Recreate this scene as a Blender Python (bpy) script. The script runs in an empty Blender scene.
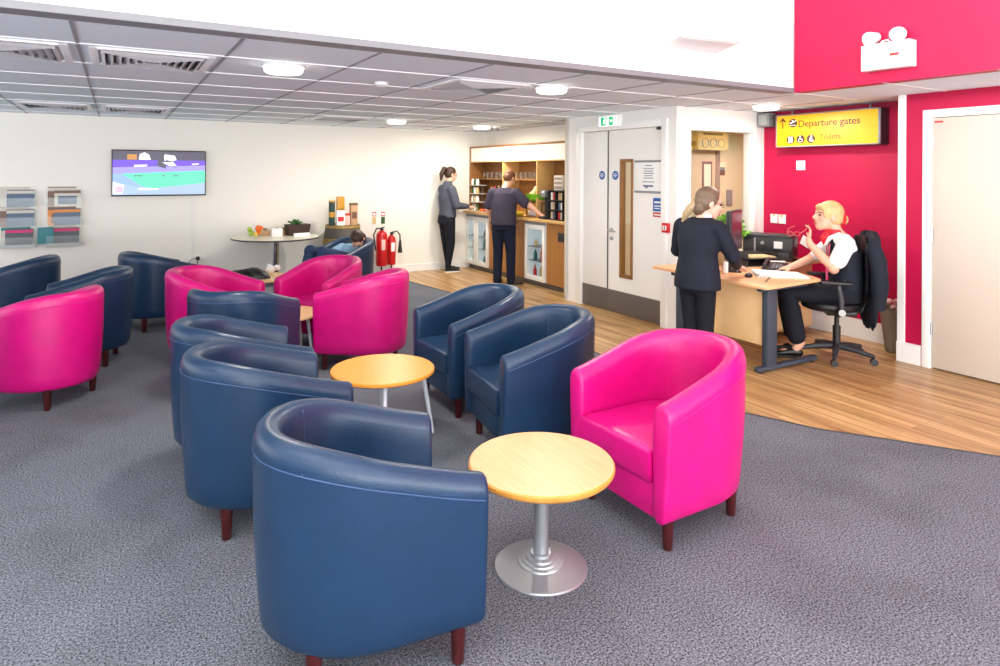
import bpy, bmesh, math, random
from mathutils import Vector, Matrix
random.seed(7)
PI = math.pi
sc = bpy.context.scene
COL = sc.collection
V = Vector

# ------------------------------------------------------------------ materials
def s2l(c):
    return tuple(((x/255)/12.92 if x/255 <= .04045 else ((x/255+.055)/1.055)**2.4) for x in c)

def mat(name, rgb, rough=.5, metal=0, spec=.5, var=0, vscale=8, bump=0, bscale=200, emit=0, coat=0, trans=0):
    m = bpy.data.materials.new(name); m.use_nodes = True
    nt = m.node_tree; b = nt.nodes['Principled BSDF']
    c = (*s2l(rgb), 1)
    b.inputs['Base Color'].default_value = c
    b.inputs['Roughness'].default_value = rough
    b.inputs['Metallic'].default_value = metal
    b.inputs['Specular IOR Level'].default_value = spec
    b.inputs['Coat Weight'].default_value = coat
    b.inputs['Transmission Weight'].default_value = trans
    tc = nt.nodes.new('ShaderNodeTexCoord')
    n = nt.nodes.new('ShaderNodeTexNoise'); n.inputs['Scale'].default_value = vscale; n.inputs['Detail'].default_value = 4
    nt.links.new(tc.outputs['Object'], n.inputs['Vector'])
    mx = nt.nodes.new('ShaderNodeMix'); mx.data_type = 'RGBA'; mx.blend_type = 'MULTIPLY'
    mx.inputs['Factor'].default_value = max(var, .02)
    mx.inputs['A'].default_value = c
    nt.links.new(n.outputs['Fac'], mx.inputs['B'])
    nt.links.new(mx.outputs['Result'], b.inputs['Base Color'])
    if bump:
        n2 = nt.nodes.new('ShaderNodeTexNoise'); n2.inputs['Scale'].default_value = bscale; n2.inputs['Detail'].default_value = 3
        nt.links.new(tc.outputs['Object'], n2.inputs['Vector'])
        bp = nt.nodes.new('ShaderNodeBump'); bp.inputs['Strength'].default_value = bump; bp.inputs['Distance'].default_value = .01
        nt.links.new(n2.outputs['Fac'], bp.inputs['Height'])
        nt.links.new(bp.outputs['Normal'], b.inputs['Normal'])
    if emit:
        b.inputs['Emission Color'].default_value = c
        b.inputs['Emission Strength'].default_value = emit
    return m

def wood(name, a, b_, scale=(3, 40, 3), rough=.4, spec=.4):
    m = mat(name, a, rough, spec=spec); nt = m.node_tree; b = nt.nodes['Principled BSDF']
    tc = nt.nodes.new('ShaderNodeTexCoord'); mp = nt.nodes.new('ShaderNodeMapping')
    mp.inputs['Scale'].default_value = scale
    n = nt.nodes.new('ShaderNodeTexNoise'); n.inputs['Scale'].default_value = 1.5; n.inputs['Detail'].default_value = 6
    r = nt.nodes.new('ShaderNodeValToRGB')
    r.color_ramp.elements[0].color = (*s2l(a), 1); r.color_ramp.elements[0].position = .3
    r.color_ramp.elements[1].color = (*s2l(b_), 1); r.color_ramp.elements[1].position = .7
    nt.links.new(tc.outputs['Object'], mp.inputs['Vector']); nt.links.new(mp.outputs['Vector'], n.inputs['Vector'])
    nt.links.new(n.outputs['Fac'], r.inputs['Fac']); nt.links.new(r.outputs['Color'], b.inputs['Base Color'])
    return m

def floor_wood_mat():
    m = mat('oak laminate', (180, 135, 75), .33, spec=.5); nt = m.node_tree; b = nt.nodes['Principled BSDF']
    g = nt.nodes.new('ShaderNodeNewGeometry'); mp = nt.nodes.new('ShaderNodeMapping')
    mp.inputs['Rotation'].default_value = (0, 0, PI/2)
    br = nt.nodes.new('ShaderNodeTexBrick')
    br.inputs['Scale'].default_value = 1; br.inputs['Brick Width'].default_value = 1.1; br.inputs['Row Height'].default_value = .085
    br.inputs['Mortar Size'].default_value = .0012; br.inputs['Bias'].default_value = -.1
    br.inputs['Color1'].default_value = (*s2l((208, 172, 120)), 1); br.inputs['Color2'].default_value = (*s2l((172, 134, 86)), 1)
    br.inputs['Mortar'].default_value = (*s2l((120, 82, 42)), 1)
    nt.links.new(g.outputs['Position'], mp.inputs['Vector']); nt.links.new(mp.outputs['Vector'], br.inputs['Vector'])
    mp2 = nt.nodes.new('ShaderNodeMapping'); mp2.inputs['Scale'].default_value = (22, 1.1, 1)
    n = nt.nodes.new('ShaderNodeTexNoise'); n.inputs['Scale'].default_value = 1; n.inputs['Detail'].default_value = 6; n.inputs['Distortion'].default_value = .5
    nt.links.new(g.outputs['Position'], mp2.inputs['Vector']); nt.links.new(mp2.outputs['Vector'], n.inputs['Vector'])
    r = nt.nodes.new('ShaderNodeValToRGB')
    r.color_ramp.elements[0].position = .34; r.color_ramp.elements[0].color = (*s2l((186, 158, 128)), 1)
    r.color_ramp.elements[1].position = .62; r.color_ramp.elements[1].color = (1, 1, 1, 1)
    nt.links.new(n.outputs['Fac'], r.inputs['Fac'])
    mx = nt.nodes.new('ShaderNodeMix'); mx.data_type = 'RGBA'; mx.blend_type = 'MULTIPLY'; mx.inputs['Factor'].default_value = .85
    nt.links.new(br.outputs['Color'], mx.inputs['A']); nt.links.new(r.outputs['Color'], mx.inputs['B'])
    nt.links.new(mx.outputs['Result'], b.inputs['Base Color'])
    return m

def carpet_mat():
    m = mat('grey carpet', (110, 110, 118), .95, spec=.1); nt = m.node_tree; b = nt.nodes['Principled BSDF']
    g = nt.nodes.new('ShaderNodeNewGeometry')
    n = nt.nodes.new('ShaderNodeTexNoise'); n.inputs['Scale'].default_value = 125; n.inputs['Detail'].default_value = 3; n.inputs['Roughness'].default_value = .85
    r = nt.nodes.new('ShaderNodeValToRGB')
    r.color_ramp.elements[0].position = .38; r.color_ramp.elements[0].color = (*s2l((22, 24, 32)), 1)
    r.color_ramp.elements[1].position = .64; r.color_ramp.elements[1].color = (*s2l((148, 153, 165)), 1)
    nt.links.new(g.outputs['Position'], n.inputs['Vector']); nt.links.new(n.outputs['Fac'], r.inputs['Fac'])
    n2 = nt.nodes.new('ShaderNodeTexNoise'); n2.inputs['Scale'].default_value = 1.7; n2.inputs['Detail'].default_value = 5
    r2 = nt.nodes.new('ShaderNodeValToRGB')
    r2.color_ramp.elements[0].position = .3; r2.color_ramp.elements[0].color = (.72, .7, .69, 1)
    r2.color_ramp.elements[1].position = .55; r2.color_ramp.elements[1].color = (1, 1, 1, 1)
    nt.links.new(g.outputs['Position'], n2.inputs['Vector']); nt.links.new(n2.outputs['Fac'], r2.inputs['Fac'])
    mx = nt.nodes.new('ShaderNodeMix'); mx.data_type = 'RGBA'; mx.blend_type = 'MULTIPLY'; mx.inputs['Factor'].default_value = .8
    nt.links.new(r.outputs['Color'], mx.inputs['A']); nt.links.new(r2.outputs['Color'], mx.inputs['B'])
    nt.links.new(mx.outputs['Result'], b.inputs['Base Color'])
    return m

def leather(name, rgb, rough=.38):
    m = mat(name, rgb, rough, spec=.45, var=.35, vscale=9, bump=.12, bscale=160)
    return m

M = {}
def mk(): 
    M['white'] = mat('white paint', (243, 242, 238), .6, spec=.3)
    M['cream'] = mat('cream paint', (246, 243, 234), .7, spec=.2, var=.03)
    M['white_gloss'] = mat('white gloss', (245, 245, 243), .3)
    M['pinkwall'] = mat('crimson wall paint', (178, 0, 62), .5, spec=.35, bump=.04, bscale=300)
    M['ceil'] = mat('ceiling tile', (228, 239, 248), .85, spec=.15, var=.06, vscale=120)
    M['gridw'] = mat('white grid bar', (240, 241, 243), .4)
    M['gridshade'] = mat('shaded grid bar', (142, 142, 150), .5); M['legsilver'] = mat('pale silver tube', (206, 211, 219), .35, .2)  # first one: white bars along y, their shaded look put into the grey
    M['fascia'] = mat('grey edge trim', (124, 126, 130), .5)
    M['carpet'] = carpet_mat(); M['floorwood'] = floor_wood_mat()
    M['edge'] = mat('dark edge strip', (52, 46, 48), .5)
    M['navy'] = leather('navy leather', (24, 54, 86), .33); M['pink'] = leather('magenta leather', (212, 8, 124), .36)
    M['navyseam'] = mat('navy stitching', (42, 70, 110), .45); M['pinkseam'] = mat('pink stitching', (206, 10, 126), .45)
    M['leg'] = wood('mahogany leg', (70, 20, 22), (52, 14, 16), rough=.35)
    M['beech'] = wood('beech veneer', (236, 184, 136), (224, 166, 116), (60, 3, 3), .35)
    M['beechp'] = wood('pale beech', (240, 204, 152), (230, 188, 132), (60, 3, 3), .35)
    M['beech_edge'] = wood('beech lipping', (214, 150, 70), (196, 132, 58), rough=.35)
    M['orange'] = wood('orange beech', (238, 160, 66), (224, 144, 50), (60, 3, 3), .32)
    M['steel'] = mat('brushed steel', (190, 192, 194), .33, .85, bump=.02)
    M['silver'] = mat('silver paint', (158, 161, 166), .36, .6)
    M['chrome'] = mat('chrome', (205, 208, 212), .12, 1)
    M['oak'] = wood('oak panel', (176, 124, 66), (154, 104, 52), (30, 30, 1.5), .4)
    M['oakdark'] = wood('oak back panel', (160, 110, 60), (138, 92, 48), (30, 30, 1.5), .5)
    M['oakpale'] = wood('pale oak', (222, 180, 116), (205, 160, 96), (2, 2, 30), .4)
    M['kick'] = mat('dark grey laminate', (104, 96, 90), .45, .2)
    M['black'] = mat('black plastic', (22, 22, 25), .4)
    M['dark'] = mat('dark grey plastic', (48, 50, 56), .45)
    M['slate'] = mat('slate grey steel', (62, 72, 86), .45, .2)
    M['grey'] = mat('mid grey plastic', (140, 142, 146), .5)
    M['red'] = mat('red enamel', (200, 20, 28), .3); M['redm'] = mat('red paper', (205, 40, 45), .6)
    M['blue'] = mat('blue disc', (24, 92, 168), .5); M['teal'] = mat('teal card', (40, 120, 130), .5)
    M['paper'] = mat('white paper', (246, 246, 244), .7, spec=.2)
    M['greenem'] = mat('exit green', (0, 176, 110), .5, emit=.7); M['whiteem'] = mat('exit white', (250, 250, 250), .5, emit=.9)
    M['yellowem'] = mat('yellow backlit face', (246, 178, 0), .4, emit=.16)
    M['signtext'] = mat('dark brown lettering', (70, 38, 22), .5); M['signtext2'] = mat('orange brown lettering', (148, 84, 10), .5)
    M['lamp'] = mat('lamp diffuser', (255, 246, 228), .5, emit=9)
    M['lampoff'] = mat('white lens', (176, 182, 180), .25)
    M['ltext'] = mat('grey print', (112, 122, 150), .6)
    M['skin'] = mat('skin', (226, 172, 146), .5, spec=.35, var=.06); M['skinp'] = mat('pale skin', (234, 186, 164), .5, spec=.35, var=.06)
    M['lips'] = mat('lips', (186, 84, 84), .45); M['eye'] = mat('eye', (46, 38, 36), .2)
    M['hair_brown'] = mat('brown hair', (70, 44, 30), .45, var=.5, vscale=60, bump=.5, bscale=90)
    M['hair_ash'] = mat('ash brown hair', (122, 98, 78), .42, var=.5, vscale=60, bump=.5, bscale=90)
    M['hair_fair'] = mat('fair hair', (186, 160, 122), .42, var=.4, vscale=60, bump=.5, bscale=90)
    M['hair_blonde'] = mat('blonde hair', (224, 190, 132), .42, var=.4, vscale=50, bump=.5, bscale=90)
    M['hair_red'] = mat('short auburn hair', (124, 76, 44), .5, var=.5, vscale=80, bump=.5, bscale=120)
    M['suit'] = mat('dark navy suit cloth', (32, 36, 48), .75, spec=.2, var=.25, bump=.15, bscale=300)
    M['trouser'] = mat('black trouser cloth', (27, 29, 38), .8, spec=.2, var=.2)
    M['shirtw'] = mat('white shirt', (244, 244, 246), .7, spec=.2)
    M['scarf'] = mat('red scarf', (214, 26, 42), .6)
    M['fleece'] = mat('grey fleece', (86, 90, 104), .85, spec=.15, var=.25, vscale=20)
    M['tee'] = mat('charcoal purple tee', (70, 64, 80), .85, spec=.15, var=.25, vscale=15)
    M['navytrouser'] = mat('navy trousers', (27, 33, 54), .8, spec=.2, var=.25)
    M['jeans'] = mat('blue jeans', (48, 66, 100), .8, spec=.2, var=.3, vscale=25)
    M['lightblue'] = mat('light blue shirt', (142, 176, 204), .75, spec=.2, var=.2)
    M['shoe'] = mat('black shoe', (20, 20, 22), .4); M['shoebrown'] = mat('brown shoe', (74, 54, 44), .5); M['sole'] = mat('white sole', (236, 236, 236), .6)
    M['leaf'] = mat('green leaf', (112, 176, 38), .5, var=.5, vscale=15); M['leafd'] = mat('dark green leaf', (52, 104, 40), .5, var=.5, vscale=15)
    M['grass'] = mat('lime green bowl', (116, 190, 40), .3); M['lemon'] = mat('yellow fruit', (240, 212, 60), .45, var=.2); M['crisps'] = mat('pale crisp packet', (240, 228, 170), .5)
    M['orangef'] = mat('orange fruit', (240, 110, 24), .45, bump=.1); M['apple'] = mat('green apple', (168, 196, 60), .35)
    m = M['glass'] = mat('clear glass', (255, 255, 255), .02, trans=1)
    g = M['pane'] = bpy.data.materials.new('window glass'); g.use_nodes = True; nt = g.node_tree; nt.nodes.clear()
    o = nt.nodes.new('ShaderNodeOutputMaterial'); t = nt.nodes.new('ShaderNodeBsdfTransparent'); gl = nt.nodes.new('ShaderNodeBsdfGlossy'); mx = nt.nodes.new('ShaderNodeMixShader')
    gl.inputs['Roughness'].default_value = .02; mx.inputs['Fac'].default_value = .09; t.inputs['Color'].default_value = (.97, .98, .97, 1)
    nt.links.new(t.outputs[0], mx.inputs[1]); nt.links.new(gl.outputs[0], mx.inputs[2]); nt.links.new(mx.outputs[0], o.inputs[0])
    a = M['acrylic'] = g.copy(); a.name = 'clear acrylic'; a.node_tree.nodes['Mix Shader'].inputs['Fac'].default_value = .05; a.node_tree.nodes['Glossy BSDF'].inputs['Roughness'].default_value = .35
    M['barrelw'] = wood('grey cask stave', (104, 98, 92), (80, 74, 68), (40, 40, 2), .6); M['hoop'] = mat('brass hoop', (170, 138, 66), .5, .3)
    M['greenbox'] = mat('bottle green carton', (26, 62, 56), .5); M['gold'] = mat('gold carton', (206, 150, 40), .4); M['buff'] = mat('buff carton', (198, 160, 120), .6); M['pinkcard'] = mat('pale pink card', (238, 196, 190), .6)
    M['wicker'] = mat('taupe basket', (150, 134, 116), .8, var=.4, vscale=60, bump=.5, bscale=90)
    M['tan'] = mat('tan card', (214, 190, 140), .6); M['mousepad'] = mat('navy mouse mat', (46, 50, 96), .7)
    M['lanyard'] = mat('pink lanyard', (226, 90, 130), .6)
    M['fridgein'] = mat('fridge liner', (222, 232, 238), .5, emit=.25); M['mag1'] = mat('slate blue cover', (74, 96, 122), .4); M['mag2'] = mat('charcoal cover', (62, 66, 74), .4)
    M['mag3'] = mat('brown cover', (116, 84, 66), .4); M['mag4'] = mat('cream cover', (206, 200, 188), .5); M['mag5'] = mat('magenta strip', (206, 40, 110), .5); M['mag6'] = mat('orange strip', (226, 140, 60), .5)
    M['vent'] = mat('vent metal', (196, 196, 200), .5); M['ventd'] = mat('vent throat', (58, 58, 62), .7)
    for n, c in dict(tv_green=(70, 214, 168), tv_purple=(96, 44, 220), tv_lav=(150, 140, 236), tv_dark=(58, 50, 72), tv_grey=(150, 176, 206), tv_white=(236, 232, 244), tv_gold=(196, 130, 40), tv_blue=(132, 168, 206), tv_pink=(226, 168, 196)).items():
        M[n] = mat(n.replace('tv_', 'screen '), c, .3, emit=.6)
mk()

# ------------------------------------------------------------------ mesh builder
class MB:
    def __init__(s): s.bm = bmesh.new()
    def _merge(s, b, mtx=None, mi=0):
        me = bpy.data.meshes.new('tmp')
        for f in b.faces: f.material_index = mi
        if mtx is not None: b.transform(mtx)
        b.to_mesh(me); b.free(); s.bm.from_mesh(me); bpy.data.meshes.remove(me); return s
    def box(s, c, size, bev=0, rot=None, mi=0, seg=2):
        b = bmesh.new(); bmesh.ops.create_cube(b, size=1); b.transform(Matrix.Diagonal((*size, 1)))
        if bev: bmesh.ops.bevel(b, geom=b.edges[:], offset=min(bev, min(size)*.49), segments=seg, affect='EDGES', profile=.5)
        m = Matrix.Translation(c)
        if rot: m = m @ Matrix.Rotation(rot[2], 4, 'Z') @ Matrix.Rotation(rot[1], 4, 'Y') @ Matrix.Rotation(rot[0], 4, 'X')
        return s._merge(b, m, mi)
    def bb(s, x0, x1, y0, y1, z0, z1, bev=0, mi=0):
        return s.box(((x0+x1)/2, (y0+y1)/2, (z0+z1)/2), (abs(x1-x0), abs(y1-y0), abs(z1-z0)), bev, mi=mi)
    def loft(s, rings, cap=True, closed=True, mi=0, loop=False):
        b = bmesh.new(); R = [[b.verts.new(p) for p in r] for r in rings]; n = len(R[0])
        pairs = list(zip(R, R[1:])) + ([(R[-1], R[0])] if loop else [])
        for A, B in pairs:
            for i in range(n if closed else n-1):
                j = (i+1) % n; b.faces.new((A[i], A[j], B[j], B[i]))
        if cap and closed and not loop: b.faces.new(R[0][::-1]); b.faces.new(R[-1])
        bmesh.ops.recalc_face_normals(b, faces=b.faces[:])
        return s._merge(b, None, mi)
    def lathe(s, prof, c=(0, 0, 0), n=32, rot=None, mi=0, sx=1, sy=1):
        rings = [[(r*sx*math.cos(2*PI*i/n), r*sy*math.sin(2*PI*i/n), z) for i in range(n)] for r, z in prof]
        t = MB().loft(rings, mi=mi); m = Matrix.Translation(c)
        if rot: m = m @ Matrix.Rotation(rot[2], 4, 'Z') @ Matrix.Rotation(rot[1], 4, 'Y') @ Matrix.Rotation(rot[0], 4, 'X')
        b = t.bm; me = bpy.data.meshes.new('tmp'); b.transform(m); b.to_mesh(me); b.free(); s.bm.from_mesh(me); bpy.data.meshes.remove(me); return s
    def cyl(s, c, r, h, n=24, rot=None, r2=None, bev=.0, mi=0):
        r2 = r if r2 is None else r2
        pr = [(r, 0), (r2, h)] if not bev else [(r-bev, 0), (r, bev), (r2, h-bev), (r2-bev, h)]
        return s.lathe(pr, c, n, rot, mi)
    def tube(s, pts, rad, n=8, mi=0, cap=True, flat=1):
        pts = [V(p) for p in pts]; rad = rad if isinstance(rad, (list, tuple)) else [rad]*len(pts)
        rings = []; up = None
        for i, p in enumerate(pts):
            t = (pts[min(i+1, len(pts)-1)]-pts[max(i-1, 0)]).normalized()
            if up is None: up = V((0, 0, 1)) if abs(t.z) < .9 else V((0, 1, 0))
            a = t.cross(up)
            if a.length < 1e-4: a = t.cross(V((1, 0, 0)))
            a.normalize(); bb = a.cross(t).normalized(); up = bb
            rings.append([p+a*math.cos(2*PI*k/n)*rad[i]+bb*math.sin(2*PI*k/n)*rad[i]*flat for k in range(n)])
        return s.loft(rings, cap, mi=mi)
    def ell(s, c, r, n=16, rot=None, mi=0):
        b = bmesh.new(); bmesh.ops.create_uvsphere(b, u_segments=n, v_segments=max(6, n*2//3), radius=1); b.transform(Matrix.Diagonal((*r, 1)))
        m = Matrix.Translation(c)
        if rot: m = m @ Matrix.Rotation(rot[2], 4, 'Z') @ Matrix.Rotation(rot[1], 4, 'Y') @ Matrix.Rotation(rot[0], 4, 'X')
        return s._merge(b, m, mi)
    def prism(s, poly, z0, z1, bev=0, mi=0, seg=2):
        b = bmesh.new(); vs = [b.verts.new((x, y, z0)) for x, y in poly]; f = b.faces.new(vs)
        e = bmesh.ops.extrude_face_region(b, geom=[f]); bmesh.ops.translate(b, verts=[v for v in e['geom'] if isinstance(v, bmesh.types.BMVert)], vec=(0, 0, z1-z0))
        bmesh.ops.recalc_face_normals(b, faces=b.faces[:])
        if bev:
            ed = [x for x in b.edges if abs(x.verts[0].co.z-x.verts[1].co.z) < 1e-6]
            bmesh.ops.bevel(b, geom=ed, offset=bev, segments=seg, affect='EDGES', profile=.5)
        return s._merge(b, None, mi)
    def xzpoly(s, poly, y, th=.001, mi=0):     # flat polygon standing in the local XZ plane
        b = bmesh.new(); f = b.faces.new([b.verts.new((x, y, z)) for x, z in poly])
        e = bmesh.ops.extrude_face_region(b, geom=[f]); bmesh.ops.translate(b, verts=[v for v in e['geom'] if isinstance(v, bmesh.types.BMVert)], vec=(0, -th, 0))
        bmesh.ops.recalc_face_normals(b, faces=b.faces[:])
        return s._merge(b, None, mi)
    def tf(s, m): s.bm.transform(m); return s
    def build(s, name, m, parent=None, smooth=True, ang=40):
        me = bpy.data.meshes.new(name); s.bm.to_mesh(me); s.bm.free()
        for x in (m if isinstance(m, (list, tuple)) else [m]): me.materials.append(M[x] if isinstance(x, str) else x)
        if smooth:
            me.polygons.foreach_set('use_smooth', [True]*len(me.polygons))
            try: me.set_sharp_from_angle(angle=math.radians(ang))
            except Exception: pass
        o = bpy.data.objects.new(name, me); COL.objects.link(o)
        if parent: o.parent = parent
        return o

def tag(o, label, cat, group=None):
    o['label'] = label; o['category'] = cat
    if group: o['group'] = group
    return o
def thing(name, label, cat, loc=(0, 0, 0), rz=0, group=None):
    o = bpy.data.objects.new(name, None); o.empty_display_size = .1; COL.objects.link(o)
    o.location = loc; o.rotation_euler = (0, 0, math.radians(rz)); return tag(o, label, cat, group)
def solid(mb, name, m, label, cat, loc=(0, 0, 0), rz=0, group=None, **k):
    o = mb.build(name, m, **k); o.location = loc; o.rotation_euler = (0, 0, math.radians(rz)); return tag(o, label, cat, group)
def struct(name, mb, m, parent=None, **k):
    o = mb.build(name, m, parent, smooth=k.get('smooth', False))
    if not parent: o['kind'] = 'structure'
    return o
def dup(root, loc, rz, label=None, group=None):
    r = root.copy(); COL.objects.link(r); r.location = loc; r.rotation_euler = (0, 0, math.radians(rz))
    if label: r['label'] = label
    if group: r['group'] = group
    for ch in list(root.children):
        c = ch.copy(); COL.objects.link(c); c.parent = r
        for g in list(ch.children):
            d = g.copy(); COL.objects.link(d); d.parent = c
    return r
def text(s, x, z, h, m, parent, name='lettering', y=-.002, bold=0):
    cu = bpy.data.curves.new('t', 'FONT'); cu.body = s; cu.size = h; cu.extrude = .0008; cu.offset = bold
    t = bpy.data.objects.new('t', cu); COL.objects.link(t)
    dg = bpy.context.evaluated_depsgraph_get(); me = bpy.data.meshes.new_from_object(t.evaluated_get(dg)); bpy.data.objects.remove(t)
    me.transform(Matrix.Translation((x, y, z)) @ Matrix.Rotation(PI/2, 4, 'X')); me.materials.clear(); me.materials.append(M[m])
    o = bpy.data.objects.new(name, me); COL.objects.link(o); o.parent = parent; return o
def circ(cx, cz, r, n=24): return [(cx+r*math.cos(2*PI*i/n), cz+r*math.sin(2*PI*i/n)) for i in range(n)]

# ------------------------------------------------------------------ camera
cam = bpy.data.cameras.new('camera'); co = bpy.data.objects.new('camera', cam); COL.objects.link(co); sc.camera = co
cam.sensor_width = 36; cam.lens = 649.2*.036; cam.shift_y = -.1605; cam.clip_end = 100
co.matrix_world = Matrix.Translation((0, 0, 1.6)) @ Matrix.Rotation(math.radians(-30.63), 4, 'Z') @ Matrix.Rotation(PI/2, 4, 'X') @ Matrix.Rotation(math.radians(.34), 4, 'Z')

# ------------------------------------------------------------------ room shell
C, YF, YW, XC, XD, YG, XK, XR, YR, XB = 2.286, 3.44, 9.70, 4.89, 4.90, 4.76, 6.26, 5.82, 3.06, 5.46
XL, Y0, HC = -4.6, -4.2, 3.9
edge = [(3.45, 9.7), (3.62, 9.3), (3.72, 8.7), (3.83, 7.8), (3.80, 6.2), (3.70, 4.6), (3.60, 3.5), (3.633, 2.9), (3.80, 2.49), (4.02, 2.18), (4.333, 1.722), (5.0, .85), (5.9, -.3)]
struct('floor', MB().prism([(XL, YW), (XL, Y0)] + [(5.9, Y0)] + edge[::-1], -.1, 0), 'carpet')
wf = MB().prism(edge + [(9.8, -.3), (9.8, YW)], -.1, 0)
struct('floor_wood', wf, 'floorwood')
struct('trim_1', MB().tube([(x, y, .001) for x, y in edge], .006, 6), 'edge')
struct('wall_back', MB().bb(XL, XB+.1, YW, YW+.12, 0, 2.6), 'cream')
struct('baseboard_back', MB().bb(XL, 5.0, YW-.018, YW, 0, .12, .004), 'white_gloss')
struct('wall_bar', MB().bb(XB, XB+.12, 6.64, YW, 0, 2.6), 'cream')
w = MB().bb(XD, XD+.14, YG+.12, 4.95, 0, C).bb(XD, XD+.14, 6.33, 6.64, 0, C).bb(XD, XD+.14, 4.95, 6.33, 2.1, C)
struct('wall_entrance', w, 'white'); struct('wall_entrance_side', MB().bb(XD, XB+.1, 6.58, 6.64, 0, C), 'white')
w = MB().bb(XD, 5.09, YG, YG+.12, 0, C).bb(6.08, XK+.1, YG, YG+.12, 0, C).bb(5.09, 6.08, YG, YG+.12, 2.06, C).bb(5.09, 6.08, YG, YG+.12, 0, .75)
struct('wall_window', w, 'white')
struct('wall_desk', MB().bb(XK, XK+.12, YR-.06, YG, 0, C), 'pinkwall')
struct('baseboard_desk', MB().bb(XK-.02, XK, YR, YG, 0, .19, .004), 'white_gloss')
w = MB().bb(XR, XR+.5, 2.87, YR, 0, C).bb(XR, XR+.12, 1.85, 2.87, 2.13, C).bb(XR, XR+.12, Y0, 1.85, 0, C)
struct('wall_right', w, 'pinkwall')
struct('trim_2', MB().bb(XR-.012, XR+.05, YR-.05, YR+.012, 0, C, .003), 'white_gloss')
struct('baseboard_right', MB().bb(XR-.02, XR, 2.88, YR+.014, 0, .17, .003), 'white_gloss')
# upper volume
struct('wall_upper_white', MB().bb(XL, XC+.12, YF, YF+.12, C+.03, HC), 'white')
struct('trim_3', MB().bb(XL, XC+.02, YF-.012, YF+.12, C-.002, C+.036, .003), 'fascia')
struct('wall_upper_pink', MB().bb(XC, XC+.12, Y0, YF-.013, C-.001, HC), 'pinkwall')
struct('ceiling_high', MB().bb(XL, XC+.12, Y0, YF+.12, HC, HC+.1), 'white')
struct('wall_left', MB().bb(XL-.12, XL, Y0, YW, 0, HC), 'cream')
w = MB().bb(XL, XR+.12, Y0-.12, Y0, 0, .3).bb(XL, XR+.12, Y0-.12, Y0, 3.3, HC)
for x in (XL+.1, -2, .6, 3.2, XR): w.bb(x-.1, x+.1, Y0-.12, Y0, .3, 3.3)
struct('wall_front', w, 'white')
# ceiling tiles and bars
struct('ceiling', MB().bb(XL, 9.8, YF+.001, YW, C, C+.05).bb(XC+.03, 9.8, Y0, YF+.01, C, C+.05), 'ceil')
gx = MB(); gy = MB(); P = .7435
xs = [-.18+P*i for i in range(-5, 11)]; ys = [YF+.735*j for j in range(0, 9)]
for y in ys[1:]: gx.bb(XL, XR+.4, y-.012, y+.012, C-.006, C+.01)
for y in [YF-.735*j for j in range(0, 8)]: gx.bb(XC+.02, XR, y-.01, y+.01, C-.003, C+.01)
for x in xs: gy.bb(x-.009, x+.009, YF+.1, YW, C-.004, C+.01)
struct('trim_4', gx, 'gridw'); struct('trim_5', gy, 'gridshade')

# double entrance doors in the wall left of the desk
def rz_frame(name, label, cat, x, y, z=0, rz=-90, group=None): return thing(name, label, cat, (x, y, z), rz, group)
d = bpy.data.objects.new('door_1', None); COL.objects.link(d); d['kind'] = 'structure'; d.location = (XD, 6.33, 0); d.rotation_euler = (0, 0, -PI/2)
# local x runs from the left jamb (0) to the right jamb (1.38), front is -y
def door_leaf(x0, x1):  
    return MB().bb(x0+.003, x1-.003, .03, .075, .012, 2.09, .002)
fr = MB().bb(-.07, .012, -.018, .12, 0, 2.17, .004).bb(1.368, 1.45, -.018, .12, 0, 2.17, .004).bb(.01, 1.37, -.018, .12, 2.095, 2.17, .004)
fr.build('frame', 'white_gloss', d)
lf = door_leaf(.012, .475).build('leaf', 'white', d); MB().bb(.466, .484, .0265, .07, .012, 2.09).build('leaf_gap_shade', 'dark', d)  # dark strip stands in for the shade in the gap between the leaves
b = MB(); b.bb(.481, .685, .03, .075, .012, 2.09).bb(.9, 1.368, .03, .075, .012, 2.09).bb(.685, .9, .03, .075, .012, .42).bb(.685, .9, .03, .075, 1.76, 2.09)
lf2 = b.build('leaf', 'white', d, smooth=False)
vf = MB()
vf.bb(.685, .715, .018, .085, .42, 1.76, .003).bb(.87, .9, .018, .085, .42, 1.76, .003).bb(.7, .89, .018, .085, .42, .455, .003).bb(.7, .89, .018, .085, 1.725, 1.76, .003)
vo = vf.build('vision_frame', wood('oak bead', (150, 106, 58), (128, 88, 46)), lf2)
MB().bb(.71, .875, .05, .056, .45, 1.73).build('pane', 'pane', lf2)
MB().bb(.012, .475, .022, .031, .012, .26, .002).build('kick_plate', 'kick', lf)
MB().bb(.479, 1.367, .022, .031, .012, .26, .002).build('kick_plate', 'kick', lf2)
h = MB().lathe([(.026, 0), (.026, .012)], (.545, .03, .945), 16, (PI/2, 0, 0)).tube([(.545, .02, .945), (.545, -.03, .945), (.56, -.035, .945), (.67, -.035, .94)], .01, 8)
h.lathe([(.024, 0), (.024, .01)], (.545, .03, .85), 16, (PI/2, 0, 0)).bb(.541, .549, .016, .024, .835, .86)
h.build('handle', 'steel', lf2)
MB().bb(1.3, 1.366, -.02, .03, 2.06, 2.09, .004).build('closer_arm', 'dark', lf2)
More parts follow.
